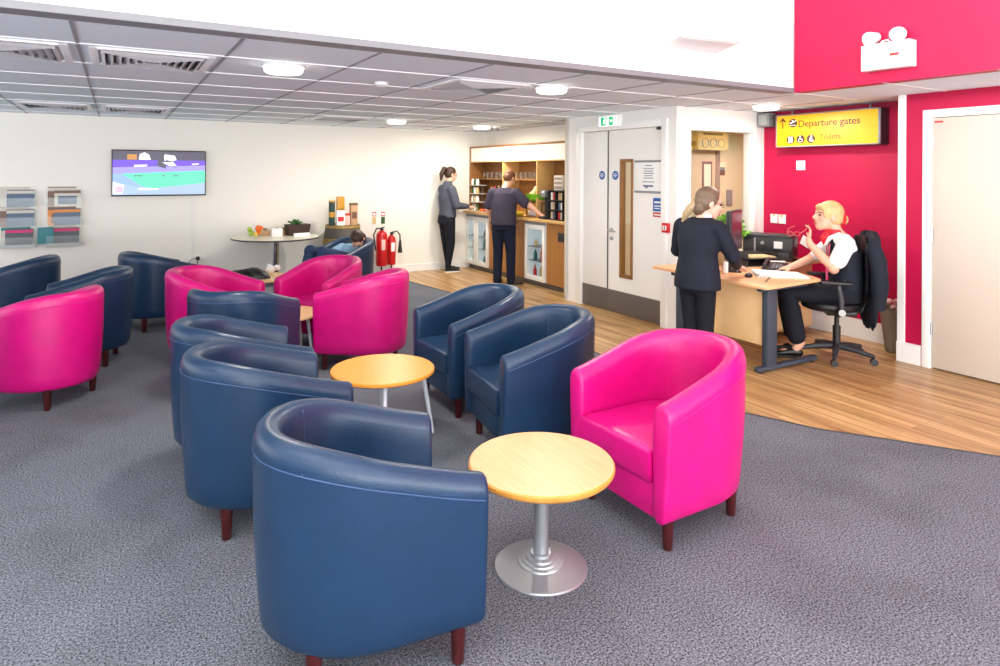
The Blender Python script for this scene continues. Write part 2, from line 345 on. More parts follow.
# notices on the doors
def disc(lab, y, z):
    t = MB().lathe([(.052, 0), (.052, .003)], (0, .028, 0), 28, (PI/2, 0, 0))
    o = thing('door_sign', lab, 'sign', (XD+.002, y, z), -90)
    t.build('disc', 'blue', o); q = MB()
    for zz, ww in ((.018, .05), (.0, .07), (-.018, .045)): q.bb(-ww/2, ww/2, .023, .025, zz-.004, zz+.004)
    q.build('lettering', 'paper', o)
disc('round blue sign on the narrow fixed leaf of the white double doors', 5.965, 1.575)
disc('round blue sign beside the vision panel of the wide door leaf', 5.73, 1.575)
o = thing('notice_holder', 'framed white notice on the wide leaf of the double doors', 'notice', (XD, 5.39, 1.40), -90)
MB().bb(0, .41, .018, .028, 0, .33, .002).build('sheet', 'paper', o)
[MB().bb(-.006, .416, .012, .03, z, z+.024, .003).build('rail', 'grey', o) for z in (-.012, .318)]
q = MB()
for zz, ww in ((.285, .1), (.25, .16), (.225, .14), (.2, .16), (.175, .12), (.15, .15), (.11, .18)): q.bb(.21-ww/2, .21+ww/2, .0165, .0185, zz-.005, zz+.004)
q.bb(.13, .28, .0165, .0185, .055, .075).bb(.16, .2, .0165, .0185, .04, .055)
q.build('lettering', 'ltext', o)
o = thing('safety_notice', 'small blue and red safety notice below the framed notice on the door', 'notice', (XD, 5.115, 1.14), -90)
MB().bb(0, .135, .024, .029, .06, .2).build('panel', 'blue', o); MB().bb(0, .135, .024, .029, 0, .048).build('panel', 'redm', o)
MB().bb(.02, .11, .022, .025, .145, .165).bb(.02, .12, .022, .025, .11, .122).bb(.02, .1, .022, .025, .085, .095).build('lettering', 'paper', o); MB().bb(.015, .12, .022, .025, .015, .03).build('lettering', 'paper', o)
o = thing('call_point', 'small red fire alarm call point on white wall behind the standing woman', 'alarm', (XD, 4.93, .99), -90)
MB().bb(0, .09, -.035, 0, 0, .1, .006).build('housing', 'red', o); MB().bb(.018, .072, -.038, -.034, .025, .072).build('window', 'paper', o); MB().bb(.04, .05, -.04, -.037, .03, .065).build('symbol', 'black', o)
# exit sign
o = thing('exit_sign', 'green and white running man exit sign above the double doors', 'sign', (XD, 5.95, 2.125), -90)
MB().bb(0, .37, -.05, 0, 0, .14, .008).build('housing', 'white_gloss', o)
MB().bb(.02, .35, -.054, -.049, .015, .125).build('panel', 'whiteem', o)
MB().bb(.06, .27, -.057, -.053, .022, .118).build('panel', 'greenem', o)
q = MB().bb(.165, .205, -.06, -.056, .03, .11).xzpoly(circ(.135, .1, .01, 12), -.057, .003)
q.xzpoly([(.115, .09), (.14, .092), (.15, .075), (.138, .06), (.15, .035), (.142, .03), (.128, .058), (.108, .04), (.1, .046), (.12, .066), (.122, .078), (.11, .07), (.104, .074)], -.057, .003)
q.xzpoly([(.225, .08), (.245, .08), (.245, .09), (.262, .07), (.245, .05), (.245, .06), (.225, .06)], -.057, .003)
q.build('symbol', 'whiteem', o)

# internal window by the desk and corridor behind
w1 = bpy.data.objects.new('window_1', None); COL.objects.link(w1); w1['kind'] = 'structure'
MB().bb(5.05, 5.096, YG-.012, YG+.13, .71, 2.1, .003).bb(6.074, 6.14, YG-.012, YG+.13, .71, 2.1, .003).bb(5.09, 6.08, YG-.0125, YG+.131, 2.054, 2.1, .003).bb(5.09, 6.08, YG-.0125, YG+.131, .71, .756, .003).build('frame', 'white_gloss', w1)
MB().bb(5.09, 6.08, YG+.05, YG+.058, .75, 2.06).build('pane', 'pane', w1, smooth=False)
struct('wall_corridor', MB().bb(5.0, 9.9, 6.7, 6.8, 0, C).bb(9.8, 9.92, 3, 6.7, 0, C).bb(6.38, 9.8, 3.9, 4.0, 0, C), mat('corridor paint', (226, 212, 180), .7))
d3 = bpy.data.objects.new('door_3', None); COL.objects.link(d3); d3['kind'] = 'structure'; d3.location = (6.75, 6.7, 0)
MB().bb(0, .9, -.045, 0, 0, 2.0, .003).build('leaf', wood('corridor door', (210, 196, 172), (200, 184, 158)), d3)
MB().bb(.9, 1.0, -.05, .0, 0, 2.07, .003).bb(-.08, 0, -.05, .0, 0, 2.07, .003).bb(-.08, 1.0, -.05, 0, 2.0, 2.07, .003).build('frame', wood('corridor door frame', (156, 142, 126), (144, 130, 114)), d3)
MB().bb(.62, .82, -.055, -.04, .6, 1.78, .002).build('vision_frame', 'kick', d3); MB().bb(.65, .79, -.058, -.05, .64, 1.74).build('pane', mat('lit pane', (236, 232, 214), .3), d3)
solid(MB().bb(-.05, .05, -.012, 0, -.06, .06, .002), 'door_sign', 'kick', 'small dark square sign seen through the glass, right of the corridor door', 'sign', (7.85, 6.7, 1.64))
solid(MB().bb(-.06, .06, -.02, 0, -.12, .12, .003), 'wall_panel', 'grey', 'grey metal plate on the corridor wall seen through the glass', 'plate', (8.0, 6.7, 1.24))
o = thing('corridor_sign', 'cream hanging sign with three ring symbols seen through the window', 'sign', (7.1, 6.5, 1.94))
MB().bb(0, .62, -.02, .02, 0, .28, .004).build('board', 'tan', o)
q = MB()
for k in range(3): 
    a = circ(.14+.165*k, .1, .066); 
    q.tube([(x, -.022, z) for x, z in a+a[:1]], .007, 6)
q.build('symbol', 'grey', o); MB().bb(.1, .5, -.024, -.019, .215, .25).build('lettering', 'dark', o)
[MB().tube([(x, 0, .27), (x, 0, .36)], .006).build('hanger', 'grey', o) for x in (.08, .54)]

# right-hand door
d2 = bpy.data.objects.new('door_2', None); COL.objects.link(d2); d2['kind'] = 'structure'; d2.location = (XR, 2.87, 0); d2.rotation_euler = (0, 0, -PI/2)
MB().bb(0, .068, -.02, .1, 0, 2.14, .004).bb(.98, 1.05, -.02, .1, 0, 2.14, .004).bb(.06, 1.0, -.02, .1, 2.075, 2.14, .004).build('frame', 'white_gloss', d2)
MB().bb(.072, .98, -.006, .04, .012, 2.07, .002).build('leaf', mat('cream door', (206, 193, 180), .5, spec=.3), d2)
for z in (.28, 1.05, 1.83): MB().cyl((.071, -.012, z), .009, .1, 12).bb(.058, .085, -.012, -.004, z, z+.1).build('hinge', 'steel', d2)
MB().bb(.085, .15, -.008, -.0055, 2.03, 2.045).build('label', 'redm', d2)

# ------------------------------------------------------------------ ceiling things
def diffuser(cx, cy, label, loc_group='ceiling air diffusers'):
    t = thing('air_vent', label, 'vent', (cx, cy, C), 0, loc_group); s = .325
    fm = MB()
    for (x0, x1, y0, y1) in ((-s, s, -s, -s+.045), (-s, s, s-.045, s), (-s, -s+.045, -s, s), (s-.045, s, -s, s)): fm.bb(x0, x1, y0, y1, -.016, -.001, .003)
    fm.build('frame', 'gridw', t)
    MB().bb(-s+.03, s-.03, -s+.03, s-.03, -.004, -.001).build('backing', 'ventd', t)
    lv = MB()
    for k in range(1, 7):
        r = s-.02-.042*k; dz = -.006
        for a in range(4):
            b = MB().box((0, 0, 0), (2*r, .036, .003), rot=(math.radians(38), 0, 0)).tf(Matrix.Rotation(a*PI/2, 4, 'Z') @ Matrix.Translation((0, r, -.014)))
            me = bpy.data.meshes.new('q'); b.bm.to_mesh(me); lv.bm.from_mesh(me); b.bm.free(); bpy.data.meshes.remove(me)
    lv.build('louvres', 'vent', t)
    return t
cx = lambda i: -.18+P*(i+.5)
v0 = diffuser(cx(0), 4.54, 'square ceiling air vent nearest the grey edge, above and before the television')
dup(v0, (cx(-1), 4.54, C), 0, 'square ceiling air vent cut by the left border of the photo')
dup(v0, (2.45, 4.54, C), 0, 'square ceiling air vent between the two nearest round ceiling lights')
dup(v0, (2.47, 8.2, C), 0, 'square ceiling air vent far back, left of the far round light')
dup(v0, (cx(0), 8.3, C), 0, 'square ceiling air vent close above the television')
dup(v0, (cx(-1), 8.3, C), 0, 'square ceiling air vent far back above the magazine racks')
def light(x, y, label):
    t = thing('ceiling_light', label, 'light', (x, y, C), 0, 'round ceiling lights')
    MB().lathe([(.125, 0), (.135, -.012), (.13, -.02)], n=32).build('rim', 'white_gloss', t)
    MB().lathe([(.12, -.018), (.118, -.045), (.1, -.055), (.0005, -.057)], n=32).build('diffuser', 'lamp', t)
    l = bpy.data.lights.new('ceiling lamp', 'AREA'); l.shape = 'DISK'; l.size = .24; l.energy = 27; l.color = (1, .93, .82); lo = bpy.data.objects.new('ceiling lamp', l); COL.objects.link(lo); lo.location = (x, y, C-.065)
    return t
light(.93, 4.32, 'round glowing ceiling light nearest the grey edge, at left')
light(2.97, 4.22, 'round glowing ceiling light just right of the middle air vent')
light(3.16, 8.0, 'round glowing ceiling light far back near the bar')
light(5.5, 4.16, 'round glowing ceiling light beside the yellow sign')
light(4.6, 8.3, 'round glowing ceiling light over the bar, half hidden by the doors')
solid(MB().lathe([(.05, 0), (.05, -.02), (.03, -.035), (.0005, -.037)], n=20), 'smoke_detector', 'gridw', 'small flat detector on ceiling tile between the two nearest lights', 'detector', (1.75, 4.75, C))
o = thing('ceiling_camera', 'small white dome fitting on the ceiling above the bar', 'camera', (4.85, 8.3, C))
MB().lathe([(.05, 0), (.06, -.02), (.05, -.03)], n=20).build('base', 'white_gloss', o); MB().ell((0, 0, -.04), (.04, .04, .035)).build('dome', 'grey', o)
# yellow sign
o = thing('direction_sign', 'yellow backlit sign reading Departure gates and Toilets on the crimson wall', 'sign', (6.12, 4.50, 1.885), -90)
W_, H_ = 1.11, .345
b = MB().bb(0, W_, -.0, .14, 0, H_, .006); b.build('housing', 'dark', o)
MB().bb(0, W_, -.012, .005, H_-.012, H_, .002).bb(0, W_, -.012, .005, 0, .012, .002).bb(0, .012, -.012, .005, 0, H_, .002).bb(W_-.022, W_, -.012, .005, 0, H_, .002).build('trim', 'grey', o)
MB().bb(.012, W_-.022, -.006, .001, .012, H_-.012).build('panel', 'yellowem', o)
MB().bb(.012, W_-.022, -.0075, -.006, .17, .173).build('divider', 'gold', o)
text('Departure gates', .262, .205, .1, 'signtext', o, y=-.007, bold=.0008); text('Toilets', .5, .068, .082, 'signtext2', o, y=-.007, bold=.001)
q = MB().bb(.078, .088, -.009, -.006, .2, .3).xzpoly([(.083, .312), (.045, .268), (.054, .26), (.083, .292), (.112, .26), (.121, .268)], -.006, .003)
q.build('arrow', 'signtext', o)
q = MB()
for x, z in ((.195, .253), (.17, .087), (.275, .087), (.38, .087)): q.xzpoly(circ(x, z, .043), -.006, .003)
q.build('symbol_disc', 'signtext', o)
q = MB().xzpoly([(.16, .25), (.17, .247), (.18, .25), (.212, .262), (.232, .272), (.226, .28), (.205, .272), (.188, .285), (.18, .283), (.19, .267), (.172, .259), (.162, .262)], -.009, .002).bb(.165, .225, -.011, -.009, .228, .234)
for x in (.156, .184): q.xzpoly(circ(x, .112, .007, 10), -.009, .002)
q.bb(.168, .171, -.011, -.009, .055, .12).xzpoly([(.148, .102), (.164, .102), (.164, .055), (.148, .055)], -.009, .002).xzpoly([(.178, .102), (.19, .102), (.198, .075), (.19, .075), (.19, .055), (.178, .055), (.178, .075), (.17, .075)], -.009, .002)
q.xzpoly(circ(.27, .117, .007, 10), -.009, .002).tube([(.27, -.01, .105), (.272, -.01, .088), (.29, -.01, .086), (.297, -.01, .066)], .004, 6)
a = circ(.273, .077, .019, 18); q.tube([(x, -.01, z) for x, z in a[2:17]], .0032, 6)
q.xzpoly(circ(.386, .112, .009, 10), -.009, .002).xzpoly([(.366, .066), (.374, .1), (.392, .1), (.396, .07), (.385, .058)], -.009, .002).xzpoly(circ(.402, .068, .008, 10), -.009, .002)
q.build('symbol', 'paper', o)
[MB().tube([(x, .07, H_), (x, .07, .4)], .008).build('hanger', 'grey', o) for x in (.14, .97)]
for c_ in o.children:
    if c_.name.split('.')[0] in ('symbol', 'symbol_disc'): c_.location = (-.01, 0, -.012); c_.scale = (1.1, 1, 1.04)
o = thing('wall_speaker', 'small grey square box at ceiling left of the yellow sign', 'speaker', (6.12, 4.745, 2.12), -90)
MB().bb(0, .15, .0, .13, 0, .15, .008).build('housing', 'grey', o); MB().bb(.02, .13, -.006, .002, .02, .13, .004).build('grille', 'lampoff', o)
o = thing('wall_switch', 'white square switch plate high on the crimson wall', 'switch', (XK, 4.35, 1.645), -90)
MB().bb(0, .1, -.012, 0, 0, .1, .004).build('plate', 'white_gloss', o); MB().bb(.035, .065, -.018, -.01, .03, .07, .002).build('rocker', 'paper', o)
for k, yy in enumerate((4.665, 4.565)):
    o = thing('socket_plate', ('left' if k == 0 else 'right')+' one of two white plates on the crimson wall above the black printer', 'plate', (XK, yy, 1.06), -90, 'plates over the printer')
    MB().bb(0, .088, -.012, 0, 0, .1, .004).build('plate', 'white_gloss', o); MB().bb(.03, .06, -.03 if k else -.016, -.01, .075, .1, .003).build('cap', 'tan', o)
# emergency twin spot
o = thing('emergency_light', 'white twin spot emergency light on the bright upper pink wall', 'light', (XC, 2.805, 2.37), -90)
MB().bb(0, .345, -.1, 0, 0, .19, .006).build('body', 'white_gloss', o)
for x in (.06, .25):
    s_ = MB().lathe([(.03, -.05), (.05, -.045), (.068, .03), (.07, .05), (.064, .056), (.0005, .058)], n=24).tf(Matrix.Translation((x, -.05, .245)) @ Matrix.Rotation(math.radians(-12 if x < .2 else 14), 4, 'Z') @ Matrix.Rotation(math.radians(104), 4, 'X') @ Matrix.Diagonal((.8, .74, .85, 1)))
    h_ = s_.build('lamp_head', 'white_gloss', o)
    MB().lathe([(.056, .05), (.056, .061), (.0005, .066)], n=24).tf(Matrix.Translation((x, -.05, .245)) @ Matrix.Rotation(math.radians(-12 if x < .2 else 14), 4, 'Z') @ Matrix.Rotation(math.radians(104), 4, 'X') @ Matrix.Diagonal((.8, .74, .85, 1))).build('lens', 'lampoff', h_)
    MB().cyl((x, -.05, .185), .012, .04).build('stem', 'white_gloss', h_)
MB().tube([(.11, -.05, .188), (.13, -.05, .21), (.17, -.05, .215), (.19, -.05, .188)], .006).build('handle', 'white_gloss', o)
q = MB().bb(.21, .275, -.103, -.099, .085, .105); q.build('label', 'redm', o)
# uplighter on upper white wall
o = thing('wall_uplighter', 'white shallow uplighter box on the upper white wall', 'light', (3.40, YF, 2.516))
MB().prism([(0, 0), (.56, 0), (.36, -.4), (-.17, -.33)], 0, .06, .008).build('housing', 'white_gloss', o)
MB().prism([(.03, -.03), (.51, -.03), (.34, -.37), (-.12, -.31)], -.003, .0).build('trim', 'gridw', o)

# ------------------------------------------------------------------ tub chairs
def hprof(y):
    w = min(max((.30-y)/.66, 0), 1); return .625+.15*(.6*math.sin(w*PI/2)+.4*w*w*(3-2*w))
def U(t, off):              # plan of the shell; off = inset from the outer face
    a, bk = .33-off, .375-off; L1, L2 = .30, PI*.35; d = t*(2*L1+L2)
    if d < L1: return (a, .30-d)
    if d < L1+L2:
        g = (d-L1)/.35; return (a*math.cos(g), -bk*math.sin(g))
    return (-a, (d-L1-L2))
def chair(kind, label, group):
    t = thing('tub_armchair', label, 'armchair', (0, 0, 0), 0, group); lm, sm = M[kind], M[kind+'seam']
    N = 56; rings = []
    def prof(tt, shrink=0):
        x, y = U(tt, 0); h = hprof(y); pts = []
        for off, z in ((.07, .128), (.045, .132), (.024, .155), (.018, .22), (.008, .36), (.002, .48), (0, h-.075), (-.001, h-.05), (.008, h-.02), (.024, h-.004), (.046, h), (.068, h-.006), (.086, h-.024), (.094, h-.055), (.096, h-.12), (.098, .42), (.098, .30), (.098, .16)):
            o2 = .048+(off-.048)*(1-shrink); z2 = .38+(z-.38)*(1-shrink*.25)
            X, Y = U(tt, o2); pts.append(V((X, Y, z2)))
        return pts
    def shift(ps, d): return [p+V((0, d, 0)) for p in ps]
    rings.append(shift(prof(0, .45), .017)); rings.append(shift(prof(0, .14), .014)); rings.append(shift(prof(0, .03), .006))
    for i in range(N+1): rings.append(prof(i/N))
    rings.append(shift(prof(1, .03), .006)); rings.append(shift(prof(1, .14), .014)); rings.append(shift(prof(1, .45), .017))
    sh = MB().loft(rings).build('shell', lm, t, ang=60)
    pp = MB()
    pp.tube([(lambda q: (q[0], q[1], hprof(U(i/60, 0)[1])-.074))(U(i/60, -.0005)) for i in range(61)], .0028, 6)
    for tt in (.33, .67):
        q = U(tt, .0965); q2 = U(tt, .05); hh = hprof(U(tt, 0)[1])
        pp.tube([(q[0], q[1], .43), (q[0], q[1], hh-.1), (U(tt, .09)[0], U(tt, .09)[1], hh-.03), (q2[0], q2[1], hh+.0005), (U(tt, .01)[0], U(tt, .01)[1], hh-.02), (U(tt, 0)[0], U(tt, 0)[1], hh-.07)], .0022, 6)
    pp.build('seam', sm, sh)
    pl = [(-.228, .325), (.228, .325)] + [(.228*math.cos(PI*i/16), -.01-.255*math.sin(PI*i/16)) for i in range(17)]
    cu = MB().prism(pl, .27, .43, .035, seg=4); cu.build('seat_cushion', lm, t, ang=70)
    MB().bb(-.235, .235, .24, .302, .135, .285, .012).bb(-.235, .235, -.2, .25, .135, .16).build('front_panel', lm, t)
    for x, y in ((.25, .24), (-.25, .24), (.2, -.21), (-.2, -.21)):
        MB().lathe([(.017, 0), (.02, .004), (.027, .14)], (x, y, 0), 16).build('leg', 'leg', t)
    return t
GN, GP = 'navy tub armchairs', 'pink tub armchairs'
A = chair('navy', 'largest navy tub armchair, foreground, left of the round pedestal table', GN); A.location = (.758, 2.165, 0); A.rotation_euler.z = math.radians(-96)
K = chair('pink', 'bright pink tub armchair facing the round pedestal table, seat in full view', GP); K.scale = (1.02, 1.03, 1.02); K.location = (2.275, 2.268, 0); K.rotation_euler.z = math.radians(90.5)
for src, x, y, r, lab, g in (
    (A, .63, 3.235, -89, 'navy tub armchair directly behind the largest foreground armchair', GN),
    (A, .63, 3.915, -88.5, 'navy tub armchair third in the foreground row, partly covered by the second', GN),
    (A, .785, 5.07, -40, 'navy tub armchair with its plain back turned, among the three pink ones', GN),
    (K, .715, 5.985, -125, 'pink tub armchair left of the turned-away navy one, rounded back at left', GP),
    (K, 1.70, 6.114, 123, 'pink tub armchair with creased inner back, in front of the slouched person', GP),
    (K, 1.805, 5.275, 51.5, 'pink tub armchair showing its plain outer side beside the thin-legged table', GP),
    (A, 2.42, 7.80, 118, 'navy tub armchair by the barrel, holding the slouched person', GN),
    (A, 2.17, 4.03, 90, 'farther navy tub armchair of the pair before the double doors', GN),
    (A, 2.13, 3.205, 82, 'nearer navy tub armchair of the pair, just behind the bright pink one', GN),
    (A, .394, 7.573, -73, 'navy tub armchair below the television, near the wall socket', GN),
    (A, -.236, 6.42, 80, 'navy tub armchair just right of the leftmost pink one', GN),
    (A, -.824, 7.605, 75, 'navy tub armchair below the magazine racks at far left', GN),
    (K, -.425, 5.53, 52, 'leftmost pink tub armchair, outer side facing us', GP),
    (A, -1.16, 4.72, 100, 'navy tub armchair of which only a sliver shows at left border', GN)):
    c_ = dup(src, (x, y, 0), r, lab, g)
    if src is K: c_.scale = (1, 1, 1)
    if 'creased' in lab or 'rounded back at left' in lab:
        cr = MB(); rc = random.Random(5)
        for k in range(9):
            t0 = .33+.037*k+rc.uniform(-.01, .01); zt = rc.uniform(.62, .69); zb = rc.uniform(.46, .52); sl = rc.uniform(-.05, .05)
            cr.tube([(*U(t0+sl*q, .0955), zb+(zt-zb)*q) for q in (0, .25, .5, .75, 1)], [.001, .006, .0075, .006, .001], 8, flat=.9)
        sh_ = [q for q in c_.children if q.name.startswith('shell')][0]; cr.build('crease', 'pink', sh_)

# ------------------------------------------------------------------ lounge tables
t = thing('pedestal_table', 'round beech coffee table on silver trumpet base in the foreground', 'table', (1.494, 2.18, 0))
MB().lathe([(.0005, .397), (.27, .397), (.287, .401), (.296, .413), (.296, .425), (.291, .43)], n=64).build('edge_band', 'beech_edge', t)
MB().lathe([(.291, .4295), (.289, .432), (.0005, .432)], n=64).build('tabletop', 'beech', t)
MB().cyl((0, 0, .03), .03, .368, 28).build('pole', 'silver', t)
MB().lathe([(.188, 0), (.19, .004), (.186, .009), (.13, .02), (.096, .026), (.094, .032), (.078, .034), (.076, .04), (.062, .042), (.06, .05), (.044, .053), (.042, .064), (.0005, .066)], n=56).build('base', 'silver', t)
t = thing('four_legged_table', 'round orange-toned coffee table on four thin silver legs', 'table', (1.395, 3.73, 0))
MB().lathe([(.0005, .392), (.303, .392), (.31, .397), (.31, .411), (.305, .416), (.0005, .416)], n=64).build('tabletop', 'orange', t)
for k in range(4):
    a = math.radians(-18+90*k); x, y = math.cos(a), math.sin(a)
    l = MB().tube([(.235*x, .235*y, .392), (.3*x, .3*y, .02)], [.017, .011], 14).build('leg', 'legsilver', t)
    MB().lathe([(.014, 0), (.016, .008), (.01, .024)], (.302*x, .302*y, 0), 12).build('foot', 'steel', l)
def lowtable(name, label, x, y, k_=1):
    t = thing(name, label, 'table', (x, y, 0))
    MB().lathe([(.0005, .392), (.318*k_, .392), (.325*k_, .397), (.325*k_, .411), (.32*k_, .416), (.0005, .416)], n=64).build('tabletop', 'beechp', t)
    for k in range(4):
        a = math.radians(45+90*k); MB().tube([(.22*math.cos(a), .22*math.sin(a), .392), (.28*math.cos(a), .28*math.sin(a), 0)], [.016, .011], 12).build('leg', 'legsilver', t)
lowtable('coffee_table', 'pale coffee table ringed by three pink armchairs and a navy one', 1.22, 5.60, .9)
lowtable('coffee_table', 'pale coffee table under the black bag, behind the pink armchairs', 1.42, 7.62)
o = thing('bag', 'black soft bag lying on the pale coffee table behind pink armchairs', 'bag', (1.27, 7.58, .416), -30)
rr = []
for k in range(13):
    u = -1+2*k/12; w_ = .24*u; hgt = .1*math.sqrt(max(0, 1-u*u))*(1+.12*math.sin(5*u))+.006; dp = .12*math.sqrt(max(0, 1-u*u))+.006
    rr.append([(w_, dp*math.cos(g), hgt*max(0, math.sin(g))*1.05+.002) for g in [2*PI*i/16 for i in range(16)]])
MB().loft(rr).build('body', 'black', o); MB().tube([(-.1, -.1, .04), (-.06, -.11, .1), (.02, -.11, .115), (.1, -.1, .06)], .008).build('strap', 'dark', o)
mb = MB()
for k in range(7): mb.ell((random.uniform(-.05, .05), random.uniform(-.04, .04), .03+random.uniform(0, .05)), (.04, .03, .03), 8, (random.random()*3, random.random()*3, 0))
solid(mb, 'paper_wrapping', 'paper', 'crumpled white paper heap on the pale table beside the black bag', 'paper', (1.56, 7.78, .418), ang=15)

# round tall table by the wall
t = thing('dining_table', 'round white table with dark rim on chrome pole by the back wall', 'table', (1.86, 9.06, 0))
MB().lathe([(.0005, .70), (.55, .70), (.56, .706), (.56, .72), (.0005, .722)], n=64).build('tabletop', mat('pale table laminate', (232, 226, 208), .3), t)
MB().lathe([(.561, .698), (.566, .702), (.566, .714), (.561, .717)], n=64).build('rim', 'dark', t)
MB().cyl((0, 0, .02), .04, .68, 24).build('pole', 'chrome', t); MB().lathe([(.25, 0), (.25, .012), (.06, .03), (.04, .05)], n=40).build('base', 'chrome', t)
o = thing('fruit_bowl', 'glass bowl of fruit on the left of the round wall table', 'bowl', (1.57, 8.95, .722))
MB().lathe([(.05, 0), (.09, .02), (.12, .07), (.116, .07), (.086, .024), (.0005, .01)], n=24).build('bowl', 'acrylic', o)
for i, (m_, dx, dy, dz) in enumerate((('apple', -.05, -.02, .06), ('apple', -.03, .05, .07), ('apple', -.06, .02, .115), ('lemon', 0, -.05, .05), ('orangef', .05, .0, .07), ('orangef', .03, -.03, .125), ('orangef', .075, -.02, .13), ('orangef', .05, .04, .135))):
    f = MB().lathe([(.0005, -.031), (.014, -.029), (.027, -.016), (.031, 0), (.026, .017), (.014, .028), (.0005, .026)], n=14)
    k = {'apple': 'green apple', 'lemon': 'yellow lemon', 'orangef': 'orange'}[m_]
    solid(f, k.split()[-1] if m_ != 'apple' else 'apple', m_, k+' in the glass bowl on the round wall table', k.split()[-1], (1.57+dx, 8.95+dy, .722+dz), group=k+'s in the glass bowl')
o = thing('planter', 'dark wooden box planter with green leaves on the round wall table', 'planter', (2.16, 9.12, .722), 8)
MB().loft([[(-s_, -.07, 0), (s_, -.07, 0), (s_, .07, 0), (-s_, .07, 0)] if z == 0 else [(-s_*1.12, -.085, z), (s_*1.12, -.085, z), (s_*1.12, .085, z), (-s_*1.12, .085, z)] for s_, z in ((.14, 0), (.14, .15))]).build('box', mat('dark wood box', (62, 44, 36), .6), o, smooth=False)
lf_ = MB()
for k in range(40): lf_.ell((random.uniform(-.09, .05), random.uniform(-.06, .06), .15+random.uniform(0, .045)), (.03, .014, .01), 8, (random.random()*3, random.random()*3, random.random()*6))
lf_.build('foliage', 'leafd', o)
solid(MB().bb(0, .22, -.03, .03, 0, .012, .002).bb(.0, .22, -.001, .001, .0, .05), 'menu_card', 'paper', 'white card lying in front of the dark planter', 'card', (2.05, 8.85, .722), 10)
solid(MB().bb(-.07, .07, -.04, .04, 0, .11, .004), 'napkin_holder', 'paper', 'white block in the middle of the round wall table', 'napkins', (1.86, 9.0, .722))
for k, (x, z) in enumerate(((1.74, .0), (1.98, .0))):
    o = thing('cup_tray', ('left' if not k else 'right')+' small buff tray of sachets behind the white block', 'tray', (x, 9.25, .722), 0, 'sachet trays')
    MB().bb(-.09, .09, -.05, .05, 0, .07, .004).build('tray', 'buff', o)
    for j in range(4): MB().bb(-.08+.04*j, -.055+.04*j, -.04, .04, .06, .1, .002).build('sachet', 'mag4' if j % 2 else 'mag3', o)

# barrel and cartons
t = thing('barrel', 'grey whisky cask with brass hoop by the back wall', 'barrel', (2.86, 9.33, 0))
MB().lathe([(.21, 0), (.25, .1), (.278, .3), (.285, .42), (.278, .56), (.262, .7), (.24, .83), (.228, .83), (.225, .8195), (.0005, .8195)], n=40).build('staves', 'barrelw', t)
for z, r, hh in ((.12, .257, .04), (.3, .281, .05), (.555, .2815, .085), (.79, .25, .03)): MB().lathe([(r-.004, z), (r+.003, z), (r+.003-(.006 if z > .4 else -.004), z+hh), (r-.006, z+hh)], n=40).build('hoop', 'hoop' if z > .2 else 'dark', t)
def carton(x, y, z, w_, d_, h_, m_, label, lidm=None, band=None, cyl=False):
    o = thing('carton', label, 'carton', (x, y, z), random.uniform(-8, 8), 'gift cartons on the barrel')
    (MB().cyl((0, 0, 0), w_/2, h_, 24, bev=.003) if cyl else MB().bb(-w_/2, w_/2, -d_/2, d_/2, 0, h_, .003)).build('body', m_, o)
    if lidm: (MB().cyl((0, 0, h_-.02), w_/2+.002, .022, 24) if cyl else MB().bb(-w_/2-.002, w_/2+.002, -d_/2-.002, d_/2+.002, h_-.03, h_+.001)).build('lid', lidm, o)
    if band: (MB().cyl((0, 0, h_*.35), w_/2+.001, h_*.2, 24) if cyl else MB().bb(-w_*.36, w_*.36, -d_/2-.002, -d_/2, h_*.3, h_*.6)).build('label', band, o)
carton(2.675, 9.25, .82, .085, .085, .36, 'greenbox', 'tall dark green tube carton at left on the barrel', 'gold', 'gold', True)
carton(2.85, 9.42, .82, .1, .08, .41, 'gold', 'gold carton standing tallest at the rear on the barrel', None, 'hoop')
carton(2.785, 9.2, .82, .12, .05, .22, 'paper', 'white card with red print in the middle on the barrel', None, 'redm')
carton(2.895, 9.27, .82, .09, .06, .17, 'pinkcard', 'small pale pink carton on the barrel', 'redm')
carton(3.0, 9.27, .82, .1, .08, .32, 'buff', 'buff carton at right on the barrel', 'mag3', 'mag3')
# extinguishers
def exting(name, label, x, y, r, h, m_, horn):
    t = thing(name, label, 'extinguisher', (x, y, .16))
    MB().lathe([(.0005, 0), (r*.9, .0), (r, .02), (r, h-.08), (r*.85, h-.04), (r*.45, h-.01), (r*.3, h), (.0005, h)], n=28).build('cylinder', m_, t)
    MB().cyl((0, 0, h-.005), .022, .05, 14).tube([(0, 0, h+.035), (0, -.05, h+.05), (0, -.11, h+.06)], .009).tube([(0, 0, h+.02), (0, -.06, h+.02), (0, -.1, h+.025)], .008).build('valve', 'black', t)
    MB().bb(-.03, .03, -r-.002, -r+.02, h*.45, h*.75, .004).build('label', 'paper' if horn else 'pinkcard', t)
    if horn: MB().tube([(.0, 0, h+.03), (.08, -.02, h+.06), (.13, -.02, h-.0), (.135, -.02, h-.1)], .011).lathe([(.015, 0), (.035, -.2), (.033, -.2)], (.135, -.02, h-.08), 14).build('horn', 'black', t)
    else: MB().tube([(0, 0, h+.02), (-.09, -.03, h+.04), (-.14, -.03, h-.06), (-.12, -.03, h-.2), (-.1, -.02, h-.3)], .011).build('hose', 'black', t)
    MB().bb(-.05, .05, -.02, r+.05, -.16, -.13).cyl((0, 0, -.14), .012, .14).build('stand', 'black', t)
exting('fire_extinguisher', 'larger red fire extinguisher on the back wall beside the barrel', 3.52, 9.5, .085, .54, 'red', False)
exting('fire_extinguisher', 'slimmer red fire extinguisher with black horn, nearer the bar', 3.70, 9.55, .066, .46, 'red', True)
